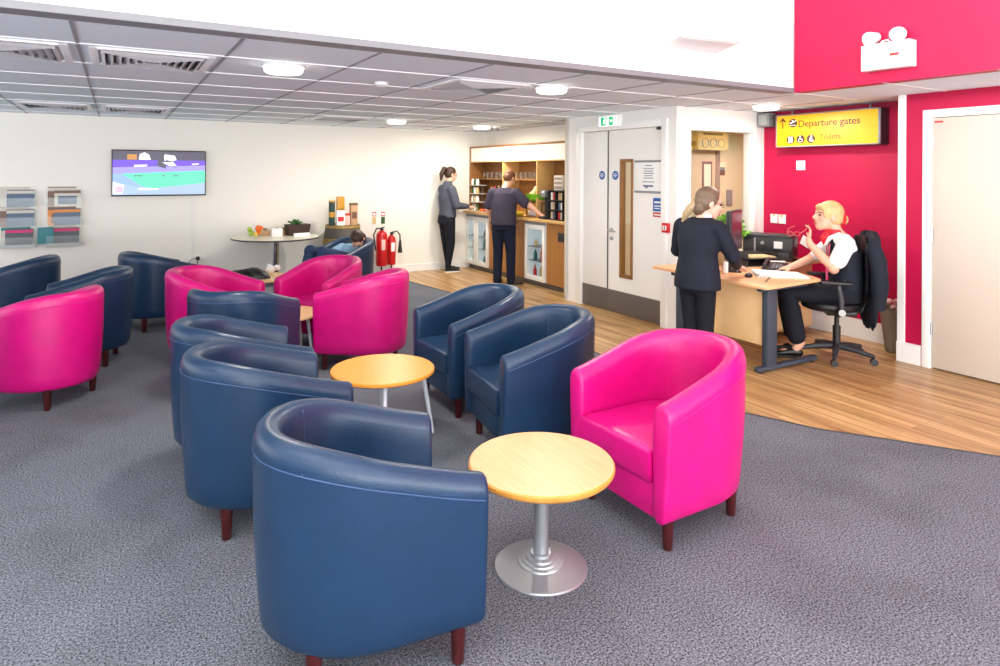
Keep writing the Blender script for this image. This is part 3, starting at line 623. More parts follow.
for k, x in enumerate((3.43, 3.575)):
    o = thing('extinguisher_sign', ('left red and cream' if not k else 'right red and green')+' strip sign above the fire extinguishers', 'sign', (x, YW, .775), 0, 'extinguisher signs')
    MB().bb(0, .075, -.006, 0, 0, .2, .001).build('panel', 'paper', o); MB().bb(.004, .071, -.008, -.005, .13, .197).build('header', 'redm', o); MB().bb(.012, .063, -.009, -.007, .145, .18).build('symbol', 'paper', o)
    MB().bb(.006, .069, -.008, -.005, .01, .12).build('body', 'tan' if not k else 'leafd', o)
# tv + socket + racks
t = thing('television', 'flat wall television showing a green and purple sports scene', 'television', (-.045, YW, 1.265))
TW, TH = 1.10, .60
MB().bb(.3, .8, -.045, -.003, .15, .45).build('wall_bracket', 'black', t)
MB().bb(0, TW, -.075, -.035, 0, TH, .006).build('housing', 'black', t)
scn = MB(); x0, x1, z0, z1 = .012, TW-.012, .018, TH-.012
def sp(pts, mi, k): scn.xzpoly([(x0+(x1-x0)*a, z0+(z1-z0)*b) for a, b in pts], -.075-.0004*k, .0004, mi)
sp([(0, 0), (1, 0), (1, 1), (0, 1)], 1, 0); sp([(0, 0), (1, 0), (1, .3), (.5, .16), (.3, .16), (0, .3)], 4, 1)
sp([(.08, .5), (1, .56), (1, .27), (.42, .15), (.3, .2)], 0, 2); sp([(0, .8), (1, .8), (1, .62), (.5, .58), (0, .55)], 2, 2); sp([(.0, .62), (1, .68), (1, .56), (.1, .48), (0, .48)], 5, 3)
sp([(0, .79), (1, .79), (1, 1), (0, 1)], 3, 3); sp([(.15, .8), (.25, .8), (.25, .92), (.15, .92)], 7, 4); sp([(.27, .8), (.4, .8), (.38, .92), (.33, .97), (.28, .93)], 6, 4)
sp([(.5, .78), (.55, .93), (.66, .9), (.68, .8), (.6, .76)], 6, 4); sp([(.46, .66), (.5, .94), (.54, .9), (.55, .72), (.68, .62), (.66, .76), (.56, .8), (.56, .6)], 3, 5); sp([(.52, .74), (.64, .76), (.68, .66), (.6, .66)], 6, 6)
sp([(.22, .63), (.36, .65), (.36, .69), (.22, .68)], 6, 5); sp([(.85, .69), (.93, .7), (.93, .73), (.85, .72)], 6, 5); sp([(.0, .3), (.12, .22), (.1, .02), (0, .02)], 6, 4); sp([(.03, .2), (.11, .18), (.1, .06), (.03, .05)], 9, 5)
sp([(.27, .16), (.48, .14), (.48, .11), (.27, .11)], 6, 5)
for a in (.22, .25, .28, .52, .64, .67): sp([(a, .44), (a+.03, .45), (a+.02, .41)], 3, 6)
for i, m_ in enumerate([]): pass
scn.build('screen', ['tv_green', 'tv_blue', 'tv_purple', 'tv_dark', 'tv_grey', 'tv_lav', 'tv_white', 'tv_gold', 'tv_grey', 'tv_pink'], t, smooth=False)
solid(MB().bb(-.012, .012, -.012, 0, 0, .76, .003), 'cable_trunking', 'white', 'thin white cable trunking from television down to the socket', 'trunking', (.905, YW, .5))
o = thing('wall_socket', 'white double wall socket with black plug below the television', 'socket', (.93, YW, .365))
MB().bb(0, .146, -.012, 0, 0, .086, .004).build('plate', 'white_gloss', o); MB().bb(.012, .062, -.045, -.01, .02, .07, .01).build('plug', 'black', o)
MB().tube([(.037, -.04, .02), (.03, -.05, -.05), (.06, -.05, -.15), (.05, -.04, -.3)], .005).tube([(.0, -.01, .05), (-.06, -.02, .02), (-.09, -.03, -.08), (-.06, -.03, -.25)], .004).build('cable', 'black', o)
def mag(x, z, w_, h_, cols, label, tilt=-.16, y=-.06):
    o = thing('magazine', label, 'magazine', (x, YW+y, z), 0, 'magazines in the wall racks')
    mt = Matrix.Rotation(tilt, 4, 'X')
    MB().bb(-w_/2, w_/2, -.006, .006, 0, h_).tf(mt).build('cover', cols[0], o, smooth=False)
    if len(cols) > 1: MB().bb(-w_*.36, w_*.36, -.0085, -.006, h_*.12, h_*.62).tf(mt).build('picture', cols[1], o, smooth=False)
    if len(cols) > 2: MB().bb(-w_/2, w_/2, -.008, -.006, h_*.78, h_*.95).tf(mt).build('masthead', cols[2], o, smooth=False)
def rack(x, label, sets, rn):
    t = thing('magazine_rack', label, 'rack', (x, YW, .66))
    MB().bb(-.19, .19, -.006, 0, 0, .74).build('back_plate', 'acrylic', t, smooth=False)
    for k in range(3):
        z = .02+.235*k
        MB().bb(-.18, .18, -.12, -.006, z-.005, z, .0).bb(-.18, .18, -.122, -.118, z-.005, z+.11).bb(-.182, -.178, -.12, -.006, z, z+.09).bb(.178, .182, -.12, -.006, z, z+.09).build('pocket', 'acrylic', t, smooth=False)
    MB().bb(-.185, .185, -.124, -.121, .005, .045).build('label_strip', 'lampoff', t)
    for k, row in enumerate(sets):
        for j, cols in enumerate(row):
            nm = ('bottom', 'middle', 'top')[k]; 
            mag(x+(-.03, .03, 0)[j % 3]*(1 if k else .6), .66+.022+.235*k+.012*j*0, .29-.02*j, .24-.035*j+(0 if j else .0), cols, MAGLAB[(rn, k, j)], -.1-.05*(len(row)-1-j)*0, -.03-.034*j)
MAGLAB = {}
names = {0: 'left', 1: 'right'}
for rn in (0, 1):
    for k, nm in enumerate(('bottom', 'middle', 'top')):
        for j, pl in enumerate(('rear', 'front')): MAGLAB[(rn, k, j)] = f'{pl} magazine in the {nm} pocket of the {names[rn]} wall rack'
rack(-1.01, 'left clear wall rack of magazines at the photo edge', [[('mag4', 'mag4', 'teal'), ('mag2', 'mag2', 'mag5')], [('mag3', 'mag3', 'mag4'), ('mag1', 'mag1', 'mag4')], [('mag4', 'mag4'), ('mag1', 'mag1', 'mag4')]], 0)
rack(-.54, 'right clear wall rack of magazines, nearer the television', [[('mag4', 'mag4', 'mag4'), ('mag2', 'mag2', 'mag5')], [('mag6', 'mag3', 'mag3'), ('mag1', 'mag1', 'mag6')], [('mag3', 'mag3', 'mag4'), ('mag4', 'mag1', 'mag3')]], 1)
mag(-.73, .7, .16, .2, ('teal', 'teal'), 'teal leaflet leaning between the two wall racks', -.1, -.1)

# ------------------------------------------------------------------ bar
CT = .96
BX = 5.1
t = thing('bar_counter', 'long oak bar counter with built-in fridges by the far wall', 'counter', (0, 0, 0))
MB().bb(5.02, XB, 6.65, YW, CT-.04, CT, .004).build('worktop', 'oakpale', t)
FR = [(9.36, 9.68), (8.95, 9.33), (7.36, 7.86)]
pn = MB()
for a, b_ in ((9.335, 9.355), (7.87, 8.945), (6.65, 7.35)): pn.bb(BX, XB, a, b_, .08, CT-.04)
pn.build('front_panel', 'oak', t, smooth=False)
MB().bb(BX+.05, XB-.02, 6.65, YW, 0, .08).build('plinth', 'kick', t, smooth=False)
MB().bb(BX-.006, BX+.01, 6.72, 7.08, .68, .8, .003).build('vent_grille', 'dark', t)
def fridge(y0, y1, label, seed):
    rnd = random.Random(seed); w_ = y1-y0
    t = thing('drinks_fridge', label, 'fridge', (BX, y1, .085), -90, 'glass door fridges under the bar')
    z1 = .82
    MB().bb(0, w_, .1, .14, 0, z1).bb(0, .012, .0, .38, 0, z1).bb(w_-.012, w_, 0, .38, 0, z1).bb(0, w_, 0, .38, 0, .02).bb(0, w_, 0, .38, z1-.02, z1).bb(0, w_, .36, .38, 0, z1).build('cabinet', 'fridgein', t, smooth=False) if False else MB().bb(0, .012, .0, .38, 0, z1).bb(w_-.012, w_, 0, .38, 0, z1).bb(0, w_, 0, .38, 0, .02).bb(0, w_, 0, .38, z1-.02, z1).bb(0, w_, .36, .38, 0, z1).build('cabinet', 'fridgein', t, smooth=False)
    f = .055
    MB().bb(0, f, -.03, 0, 0, z1-.04, .004).bb(w_-f, w_, -.03, 0, 0, z1-.04, .004).bb(f, w_-f, -.03, 0, 0, .07, .004).bb(f, w_-f, -.03, 0, z1-.1, z1-.04, .004).build('door', 'white_gloss', t)
    MB().bb(f, w_-f, -.018, -.012, .07, z1-.1).build('pane', 'pane', t, smooth=False)
    MB().bb(0, w_, -.025, .005, z1-.035, z1, .003).build('control_strip', 'grey', t)
    for k, z in enumerate((.26, .46)): MB().bb(.014, w_-.014, .02, .34, z, z+.008).build('shelf', 'silver', t)
    cols = ['teal', 'lemon', 'grass', 'redm', 'orangef', 'tan', 'mag1', 'greenbox', 'paper']
    for z, n in ((.022, 5), (.268, 4), (.468, 3)):
        for i in range(n):
            r = .026; c_ = rnd.choice(cols); hh = rnd.choice((.12, .15, .17))
            if z > .46: c_ = rnd.choice(('paper', 'tan', 'mag1')); hh = .1
            yy = y1-.06-(w_-.12)*(i+.5)/n
            MBb = MB().lathe([(r*.9, 0), (r, .006), (r, hh*.62), (r*.45, hh*.82), (r*.4, hh), (.0005, hh)], n=12)
            solid(MBb, 'drink_bottle', c_, f'small drink bottle on a shelf inside the {label.split(" fridge")[0]} fridge', 'bottle', (BX+.09+.05*(i % 2), yy, .085+z), group='bottles inside the '+label)
fridge(*FR[0], 'leftmost glass-door fridge behind the woman at the bar', 1)
fridge(*FR[1], 'second glass-door fridge from the left, left of the man', 2)
fridge(*FR[2], 'rightmost glass-door fridge, nearest the double doors', 3)
# wall unit
t = thing('wall_shelf_unit', 'oak bar shelf unit with a cream panel above open bays', 'shelves', (0, 0, 0))
sx0, sx1 = 5.14, XB
MB().bb(sx0, sx1, 6.65, YW, 2.0, 2.03, .003).bb(sx0, sx1, YW-.04, YW, CT, 2.0, .003).build('carcass', 'oakdark', t)
MB().bb(sx0+.012, sx0+.03, 6.65, YW-.04, 1.78, 2.0).build('fascia_panel', 'cream', t)
MB().bb(sx0, sx1, 6.65, YW-.04, 1.765, 1.782, .002).build('rail', 'oakpale', t)
MB().bb(sx1-.02, sx1-.001, 6.65, YW-.04, CT, 1.77).build('back_panel', 'oakdark', t, smooth=False)
MB().bb(sx0+.06, sx1-.02, 7.66, YW-.04, 1.485, 1.5, .002).build('shelf', 'oakdark', t)
for y in (8.6, 7.66): MB().bb(sx0, sx1-.02, y-.012, y+.012, CT, 1.77, .002).build('divider', 'oakpale', t)
gl = None
ny = 0
for a, b_, n in ((8.66, 9.6, 13), (7.72, 8.55, 13)):
    for i in range(n):
        y = b_-(b_-a)*(i+.5)/n
        bay = 'left' if a > 8.6 else 'middle'
        lab = f'clear drinking glass on the shelf in the {bay} bay of the bar'
        if gl is None or True:
            if gl is None:
                g_ = MB().lathe([(.024, 0), (.026, .004), (.032, .105), (.030, .105), (.023, .01), (.0005, .008)], n=16)
                gl = solid(g_, 'drinking_glass', 'acrylic', lab, 'glass', (5.35, y, 1.5), group='glasses on the bar shelf, '+bay+' bay')
            else:
                c = gl.copy(); COL.objects.link(c); c.location = (5.33+.06*(i % 2), y, 1.5); c['label'] = lab; c['group'] = 'glasses on the bar shelf, '+bay+' bay'
# things on the counter
o = thing('snack_bowl', 'lime green bowl heaped with pale packets behind the man', 'bowl', (5.24, 7.78, CT+.22))
MB().lathe([(.07, 0), (.15, .04), (.18, .11), (.175, .11), (.14, .045), (.0005, .02)], n=28).build('bowl', 'grass', o)
for k in range(9):
    a = k*2.4; r_ = .1*math.sqrt(k/9)
    MB().box((r_*math.cos(a), r_*math.sin(a), .11+.008*(9-k)), (.1, .07, .035), .012, (random.random(), random.random(), a)).build('packet', 'crisps', o)
t = thing('counter_stand', 'dark two-tier stand under the lime green bowl', 'stand', (5.27, 7.78, CT))
MB().bb(-.1, .1, -.2, .2, .2, .22, .003).bb(-.1, .1, -.2, .2, .0, .015, .003).build('tier', 'oakdark', t)
for x, y in ((-.09, -.19), (.09, -.19), (-.09, .19), (.09, .19)): MB().cyl((x, y, .015), .008, .186, 10).build('post', 'dark', t)
for k in range(6):
    m_ = ('paper', 'tan', 'paper', 'lemon', 'paper', 'crisps')[k]
    o = MB().lathe([(.025, 0), (.04, .03), (.044, .075), (.041, .075), (.036, .03), (.0005, .01)], n=16)
    solid(o, 'cup', m_, {'paper': 'white', 'tan': 'tan', 'lemon': 'yellow', 'crisps': 'pale yellow'}[m_]+' cup on the dark stand beside the man', 'cup', (5.225+.09*(k % 2), 7.93-.055*k, CT+.016), group='cups on the dark stand, '+m_)
solid(MB().lathe([(.04, 0), (.09, .03), (.1, .06), (.09, .06), (.0005, .03)], n=20), 'yellow_dish', 'lemon', 'flat yellow dish at the counter edge beside the man', 'dish', (5.09, 8.06, CT+.001))
t = thing('capsule_rack', 'black three-tier rack of drink capsules on the bar counter', 'rack', (5.08, 7.28, CT), -90)
for z in (0, .13, .26, .39): MB().bb(-.01, .33, 0, .2, z, z+.012, .002).build('tier', 'black', t)
for x in (-.01, .155, .32): MB().bb(x-.006, x+.006, 0, .2, 0, .4).build('post', 'black', t)
for k in range(3):
    for j in range(6):
        m_ = ('tan', 'buff', 'mag4', 'redm', 'paper', 'mag1')[(j*5+k*2) % 6]
        pos = V((5.08, 7.28, CT)) + Matrix.Rotation(-PI/2, 3, 'Z') @ V((.026+.054*j+(.006 if j > 2 else -.006), .05, .0125+.13*k))
        solid(MB().lathe([(.016, 0), (.0195, .004), (.0195, .09), (.017, .1), (.0005, .1)], n=12), 'capsule_tube', m_, f'capsule tube {("on the lowest", "on the middle", "on the upper")[k]} tier of the black rack', 'tube', pos, group=f'capsule tubes, tier {k+1}')
t = thing('coffee_machine', 'black coffee machine beside the capsule rack, left of it', 'coffee machine', (5.1, 7.47, CT), -90)
MB().bb(0, .15, .04, .3, 0, .4, .02).build('body', 'black', t); MB().bb(.02, .13, -.04, .1, .3, .4, .015).build('brew_head', 'silver', t); MB().bb(.01, .14, -.06, .06, 0, .035, .008).build('drip_tray', 'dark', t); MB().ell((.075, -.03, .36), (.03, .02, .025)).build('knob', 'chrome', t)
t = thing('vending_box', 'black upright machine at the right end of the bar by the doors', 'dispenser', (5.1, 6.9, CT), -90)
MB().bb(0, .2, 0, .3, 0, .5, .015).build('body', 'black', t); MB().bb(.02, .14, -.006, .004, .26, .44, .003).build('panel', 'mag1', t)
t = thing('cup_dispenser', 'cream cup carton with holes standing above the capsule rack', 'carton', (5.14, 7.24, CT+.405), -90)
MB().bb(0, .2, 0, .15, 0, .2, .004).build('box', 'mag4', t)
q = MB()
for i in range(4):
    for j in range(3): MB().bb(.02+.045*i, .045+.045*i, -.003, .001, .02+.06*j, .055+.06*j).build('hole', 'mag3', t)
solid(MB().bb(0, .16, 0, .12, 0, .34, .004), 'paper_carton', 'mag4', 'tall pale carton at the right end of the bar above the black machine', 'carton', (5.2, 6.98, CT+.5), -90)
# left end clutter
t = thing('display_stand', 'pale tiered stand of small jars at the left end of the bar', 'stand', (5.2, 9.5, CT))
for k in range(4): MB().bb(-.1, .1, -.12, .12, .14*k, .14*k+.012).build('tier', 'mag4', t)
MB().cyl((-.08, 0, 0), .008, .44, 8).cyl((.08, 0, 0), .008, .44, 8).build('post', 'grey', t)
for k in range(4):
    for j in range(3):
        m_ = ('leafd', 'paper', 'tan', 'paper')[(k+j) % 4]
        solid(MB().lathe([(.026, 0), (.028, .01), (.028, .07), (.02, .085), (.02, .1), (.0005, .1)], n=12), 'jar', m_, f'small jar on the pale tiered stand, level {("one", "two", "three", "four")[k]} from the counter', 'jar', (5.15, 9.42+.08*j, CT+.012+.14*k), group=f'jars on the tiered stand level {k+1}')
for j, (y, m_) in enumerate(((9.18, 'orangef'), (9.06, 'redm'), (8.94, 'buff'), (8.82, 'orangef'))):
    t = thing('pastry_plate', ('orange', 'red', 'buff', 'second orange')[j]+' pastries on a plate along the counter between woman and man', 'plate', (5.1, y, CT), 0, 'plates of pastries')
    MB().lathe([(.04, 0), (.055, .012), (.051, .014), (.0005, .006)], n=20).build('plate', 'paper', t)
    for k in range(3): MB().ell((.025*math.cos(k*2.1), .025*math.sin(k*2.1), .03), (.022, .022, .018), 10).build('pastry', m_, t)
t = thing('basket_shelf', 'dark raised wire shelf with bottles between the woman and the man', 'shelf', (5.32, 8.95, CT))
MB().bb(-.1, .1, -.3, .3, .26, .275).bb(-.1, .1, -.3, .3, .13, .145).build('tier', 'dark', t)
for y in (-.29, 0, .29): MB().bb(-.1, -.088, y-.006, y+.006, 0, .27).bb(.088, .1, y-.006, y+.006, 0, .27).build('upright', 'dark', t)
for k in range(5): solid(MB().lathe([(.025, 0), (.026, .01), (.026, .09), (.011, .12), (.011, .15), (.0005, .15)], n=12), 'sauce_bottle', ('orangef', 'redm', 'tan', 'gold', 'mag3')[k], ('orange', 'red', 'tan', 'gold', 'brown')[k]+' sauce bottle on the dark raised shelf', 'bottle', (5.28, 9.18-.11*k, CT+.275), group='sauce bottles')

# ------------------------------------------------------------------ desk
t = thing('desk', 'beech L-shaped reception desk with slate steel legs', 'desk', (0, 0, 0))
top = [(4.36, 3.30), (4.40, 3.285), (5.12, 3.33), (5.2, 3.45), (5.27, 3.75), (5.42, 3.93), (5.62, 4.0), (6.2, 4.02), (6.2, 4.68), (4.40, 4.57)]
MB().prism(top, .695, .72, .003).build('worktop', 'beech', t)
MB().bb(4.55, 4.57, 3.4, 4.36, .2, .69, .002).build('modesty_panel', 'beechp', t)
MB().bb(5.3, 6.1, 4.62, 4.64, .28, .69, .002).build('modesty_panel', 'beechp', t)
def tleg(y, x0=4.42, x1=5.18):
    MB().bb(4.52, 4.64, y-.03, y+.03, .04, .66, .008).build('leg', 'slate', t)
    f = MB().bb(x0, x1, y-.03, y+.03, .012, .05, .01).build('foot', 'slate', t)
    MB().cyl((x0+.05, y, 0), .02, .014, 12).cyl((x1-.05, y, 0), .02, .014, 12).build('glide', 'black', f)
    MB().bb(4.45, 5.05, y-.025, y+.025, .655, .695, .005).build('bracket', 'slate', t)
tleg(3.42); tleg(4.36)
MB().bb(5.55, 6.15, 4.1, 4.6, .04, .69, .004).build('pedestal_cabinet', 'beech', t)
for z in (.06, .27, .48): MB().bb(5.56, 6.14, 4.085, 4.1, z, z+.2, .003).build('drawer', 'beechp', t)
def desk_items():
    zz = .7205
    o = thing('printer', 'large black printer on the desk against the crimson wall', 'printer', (5.84, 4.36, zz), -62)
    MB().bb(-.24, .24, -.16, .19, 0, .24, .012).build('body', 'black', o); MB().bb(-.22, .22, -.14, .17, .236, .258, .008).build('lid', 'dark', o)
    MB().bb(-.1, .2, -.17, -.155, .02, .09, .004).build('paper_tray', 'dark', o); MB().bb(-.13, -.115, -.168, -.158, .02, .23).build('trim', 'grey', o)
    MB().lathe([(.018, 0), (.018, .006)], (-.05, -.16, .18), 14, (PI/2, 0, 0)).build('badge', 'grey', o); MB().bb(.06, .14, -.168, -.158, .13, .2).build('label', 'paper', o)
    o = thing('monitor', 'black monitor seen edge-on beside the plant on the desk', 'monitor', (5.0, 4.12, zz), -62)
    MB().bb(-.025, .02, -.24, .24, .16, .54, .01).build('housing', 'black', o)
    MB().bb(.019, .024, -.225, .225, .18, .525).build('screen', mat('dim screen', (96, 60, 72), .2), o)
    MB().bb(-.03, -.024, -.22, .22, .18, .52).build('bezel', 'silver', o)
    MB().bb(-.045, -.022, -.04, .04, .02, .3, .006).build('neck', 'grey', o); MB().lathe([(.11, 0), (.11, .01), (.03, .022)], n=28).build('base', 'silver', o)
    o = thing('potted_plant', 'bright green pot plant behind the monitor on the desk', 'plant', (5.45, 4.58, zz))
    MB().lathe([(.06, 0), (.085, .13), (.08, .13), (.0005, .11)], n=20).build('pot', 'dark', o)
    lf = MB(); rnd = random.Random(3)
    for k in range(420):
        a, e = rnd.uniform(0, 2*PI), rnd.uniform(-.3, 1.4); r = rnd.uniform(.1, .24)
        lf.ell((r*math.cos(a)*math.cos(e), .7*r*math.sin(a)*math.cos(e)-.02, .26+.85*r*math.sin(e)), (.036, .017, .004), 6, (rnd.uniform(-1, 1), rnd.uniform(-1, 1), a))
    lf.build('foliage', 'leaf', o)
    st = MB()
    for k in range(7): st.tube([(0, 0, .1), (.05*math.cos(k), .04*math.sin(k), .22), (.11*math.cos(k), .07*math.sin(k), .32)], .004, 5)
    st.build('stems', 'leafd', o)
    o = thing('card_terminal', 'black slanted terminal with silver edges beside the standing woman', 'terminal', (4.8, 3.96, zz), -50)
    MB().box((0, 0, .075), (.13, .2, .022), .006, (math.radians(50), 0, 0)).build('body', 'black', o)
    MB().box((-.055, -.003, .085), (.008, .21, .022), .003, (math.radians(50), 0, 0)).box((.03, -.003, .087), (.008, .21, .022), .003, (math.radians(50), 0, 0)).build('edge', 'silver', o); MB().box((0, .05, .05), (.1, .09, .1), .01).build('stand', 'dark', o)
    o = thing('letter_tray', 'dark stacked letter tray with papers behind the desk phone', 'tray', (5.36, 4.15, zz), -20)
    for z in (0, .07): 
        MB().bb(-.17, .17, -.12, .12, z, z+.006).bb(-.17, -.164, -.12, .12, z, z+.05).bb(.164, .17, -.12, .12, z, z+.05).bb(-.17, .17, .114, .12, z, z+.05).build('tray', 'dark', o)
    for x in (-.16, .16): MB().cyl((x, .11, 0), .006, .12, 8).build('post', 'black', o)
    solid(MB().bb(-.14, .14, -.1, .1, 0, .012), 'paper_stack', 'tan', 'sheets lying in the top of the dark letter tray', 'papers', (5.36, 4.15, zz+.077), -16)
    o = thing('desk_phone', 'black desk phone with white handset papers, centre of desk', 'phone', (5.2, 3.84, zz), -65)
    MB().loft([[(-.09, -.1, 0), (.09, -.1, 0), (.09, .1, 0), (-.09, .1, 0)], [(-.09, -.1, .02), (.09, -.1, .02), (.09, .1, .065), (-.09, .1, .065)]]).build('base', 'black', o, smooth=False)
    MB().tube([(-.065, -.09, .045), (-.065, -.05, .065), (-.065, .05, .085), (-.065, .09, .085)], [.02, .014, .014, .02], 10).build('handset', 'dark', o)
    kp = MB()
    for i in range(3):
        for j in range(4): kp.box((.0+.028*i, -.06+.028*j, .033+.0063*j), (.018, .018, .006), .002)
    kp.build('keypad', 'grey', o)
    solid(MB().box((0, 0, .03), (.2, .06, .05), .02), 'white_pouch', 'paper', 'small white packet on the desk behind the phone', 'packet', (5.4, 3.97, zz), -30)
    o = MB().bb(-.21, .21, -.15, .15, 0, .006).box((.0, 0, .012), (.40, .29, .006), rot=(.0, .02, .05)).box((-.02, 0, .02), (.38, .28, .004), rot=(.0, .04, -.06))
    solid(o, 'paper_stack', 'paper', 'spread white papers at the desk front under the seated woman\'s hand', 'papers', (4.97, 3.62, zz), -40)
    solid(MB().tube([(-.12, 0, .005), (.12, 0, .005)], .005), 'pen', 'dark', 'dark pen beside the spread white papers', 'pen', (4.66, 3.5, zz), 30)
    o = thing('computer_mouse', 'black computer mouse near the front corner of the desk', 'mouse', (4.66, 3.69, zz), -60)
    MB().ell((0, 0, .012), (.033, .055, .022)).build('body', 'black', o); MB().cyl((-.004, .03, .03), .006, .008, 10, (0, PI/2, 0)).build('wheel', 'grey', o)
    o = solid(MB().bb(-.12, .12, -.1, .1, 0, .005, .002), 'mouse_mat', 'mousepad', 'navy mouse mat on the desk return before the printer', 'mat', (5.56, 4.08, zz), -62)
    o = thing('computer_mouse', 'black mouse on the navy mat before the printer', 'mouse', (5.5, 4.08, zz+.0055), -60)
    MB().ell((0, 0, .012), (.033, .055, .022)).build('body', 'black', o); MB().cyl((-.004, .03, .03), .006, .008, 10, (0, PI/2, 0)).build('wheel', 'grey', o)
    solid(MB().bb(-.15, .15, -.05, .05, 0, .02, .004), 'keyboard', 'dark', 'dark keyboard at the right of the navy mouse mat', 'keyboard', (6.02, 4.075, zz), -3)
    solid(MB().tube([(-.03, 0, .0), (0, 0, .08)], .018, 10) if False else MB().cyl((0, 0, 0), .02, .1, 16, bev=.004), 'sanitiser_bottle', 'paper', 'small white bottle by the standing woman\'s hand on the desk', 'bottle', (4.66, 3.93, zz))
    solid(MB().bb(-.05, .05, -.004, .004, 0, .09).bb(-.05, .05, -.03, .03, 0, .004), 'note_card', 'paper', 'white note tilted on the crimson wall right of the printer', 'note', (6.2, 4.27, .83), -66) if False else None
    o = solid(MB().box((0, 0, 0), (.11, .003, .1), rot=(0, math.radians(25), 0)), 'wall_note', 'paper', 'tilted white note stuck on the crimson wall right of the printer', 'note', (XK-.004, 4.24, .89), -90)
    solid(MB().box((0, 0, .012), (.2, .13, .02), .004, (0, 0, .2)), 'phone_pad', 'pinkcard', 'pinkish paper pad on the desk beside the white bottle', 'pad', (4.56, 4.05, zz))
    o = thing('desk_box', 'tan open box behind the slanted terminal on the desk', 'box', (5.0, 4.35, zz), 15)
    MB().bb(-.08, .08, -.06, -.055, 0, .13).bb(-.08, .08, .055, .06, 0, .13).bb(-.08, -.075, -.06, .06, 0, .13).bb(.075, .08, -.06, .06, 0, .13).bb(-.08, .08, -.06, .06, 0, .005).build('box', 'tan', o, smooth=False)
    MB().box((0, 0, .09), (.12, .012, .12), rot=(.2, 0, 0)).build('contents', 'dark', o)
desk_items()
# basket
t = thing('waste_basket', 'taupe round basket of waste paper by the white wall trim', 'basket', (6.09, 3.22, 0))
MB().lathe([(.085, 0), (.095, .01), (.135, .35), (.148, .4), (.142, .4), (.127, .35), (.0005, .02)], n=28).build('basket', 'wicker', t)
mb = MB()
for k in range(10): mb.ell((random.uniform(-.07, .07), random.uniform(-.07, .07), .36+random.uniform(0, .09)), (.05, .03, .025), 8, (random.random()*3, random.random()*3, 0))
mb.build('waste_paper', 'pinkcard', t, ang=15)
MB().tube([(-.118, 0, .38), (-.15, 0, .46), (-.13, .02, .44)], .008).build('handle', 'wicker', t)
# office chair
OC = (5.43, 3.38); OR = 45
t = thing('office_chair', 'black swivel office chair under the seated woman', 'chair', (*OC, 0), OR)
for k in range(5):
    a = 2*PI*k/5+.35; x, y = math.cos(a), math.sin(a)
    s_ = MB().tube([(.03*x, .03*y, .105), (.16*x, .16*y, .095), (.3*x, .3*y, .07)], [.03, .024, .018], 10).build('spoke', 'dark', t)
    MB().cyl((.3*x-.022, .3*y, .027), .027, .044, 18, (0, PI/2, 0)).cyl((.3*x, .3*y, .04), .008, .04, 8).build('castor', 'black', s_)
MB().cyl((0, 0, .08), .032, .2, 20).cyl((0, 0, .27), .02, .14, 20).build('gas_lift', 'black', t)
MB().bb(-.1, .1, -.14, .1, .38, .425, .012).tube([(-.1, .02, .4), (-.2, .03, .4)], .008).build('mechanism', 'black', t)
MB().loft([[(r*math.cos(g)*1.0, r*math.sin(g)*.98, z) for g in [2*PI*i/32 for i in range(32)]] for r, z in ((.2, .425), (.235, .44), (.245, .465), (.235, .49), (.19, .5))]).build('seat', 'black', t)
MB().bb(-.03, .03, -.3, -.1, .4, .42, .006).tube([(0, -.28, .41), (0, -.33, .5), (0, -.33, .75)], .022, 10).build('back_bar', 'black', t)
rr = []
for z, hw in ((.56, .16), (.6, .2), (.75, .225), (.92, .215), (1.03, .18), (1.07, .13)): rr.append([(hw*math.cos(g), -.27-.05*math.cos(g)**2*-1-.05+.03*math.sin(g), z) for g in [2*PI*i/24 for i in range(24)]])
MB().loft(rr).build('backrest', 'black', t)
for s in (-1, 1):
    a_ = MB().tube([(s*.2, -.02, .41), (s*.275, -.02, .43), (s*.285, -.02, .55), (s*.275, -.0, .675)], [.02, .022, .024, .02], 10).build('armrest', 'dark', t)
    MB().box((s*.275, .02, .69), (.07, .24, .03), .013).build('arm_pad', 'black', a_)
    MB().cyl((s*.3, -.02, .45), .028, .012, 20, (0, s*PI/2, 0)).build('adjuster', 'lampoff', a_)
for c_ in t.children:
    if c_.name.split('.')[0] in ('seat', 'backrest', 'armrest', 'back_bar'): c_.location.y = .05 if c_.name.startswith(('seat', 'arm')) else .09
OP = (OC[0]-.05, OC[1]+.05)
o = thing('jacket', 'dark navy jacket draped over the back of the office chair', 'jacket', (OC[0]-.066, OC[1]+.066, 0), OR)
rr = []
for z, hw, th in ((.3, .12, .04), (.36, .19, .05), (.5, .235, .06), (.65, .25, .07), (.82, .255, .075), (.98, .24, .08), (1.06, .2, .075), (1.1, .14, .05), (1.115, .08, .02)):
    rr.append([((hw+.012*math.sin(7*g+z*9))*math.cos(g), -.33+(.7*th+.012*math.sin(9*g+z*5))*math.sin(g)-.04*(1-abs(math.cos(g))), z+.03*math.sin(g*3)*(1 if z < .5 else 0)) for g in [2*PI*i/40 for i in range(40)]])
MB().loft(rr).build('body', 'suit', o, ang=60)
MB().tube([(-.19, -.32, 1.03), (-.24, -.35, .88), (-.24, -.37, .66), (-.21, -.36, .48)], [.05, .065, .06, .05], 14).build('sleeve', 'suit', o); MB().tube([(.2, -.32, 1.03), (.24, -.35, .88), (.24, -.36, .6)], [.05, .065, .055], 14).build('sleeve', 'suit', o)

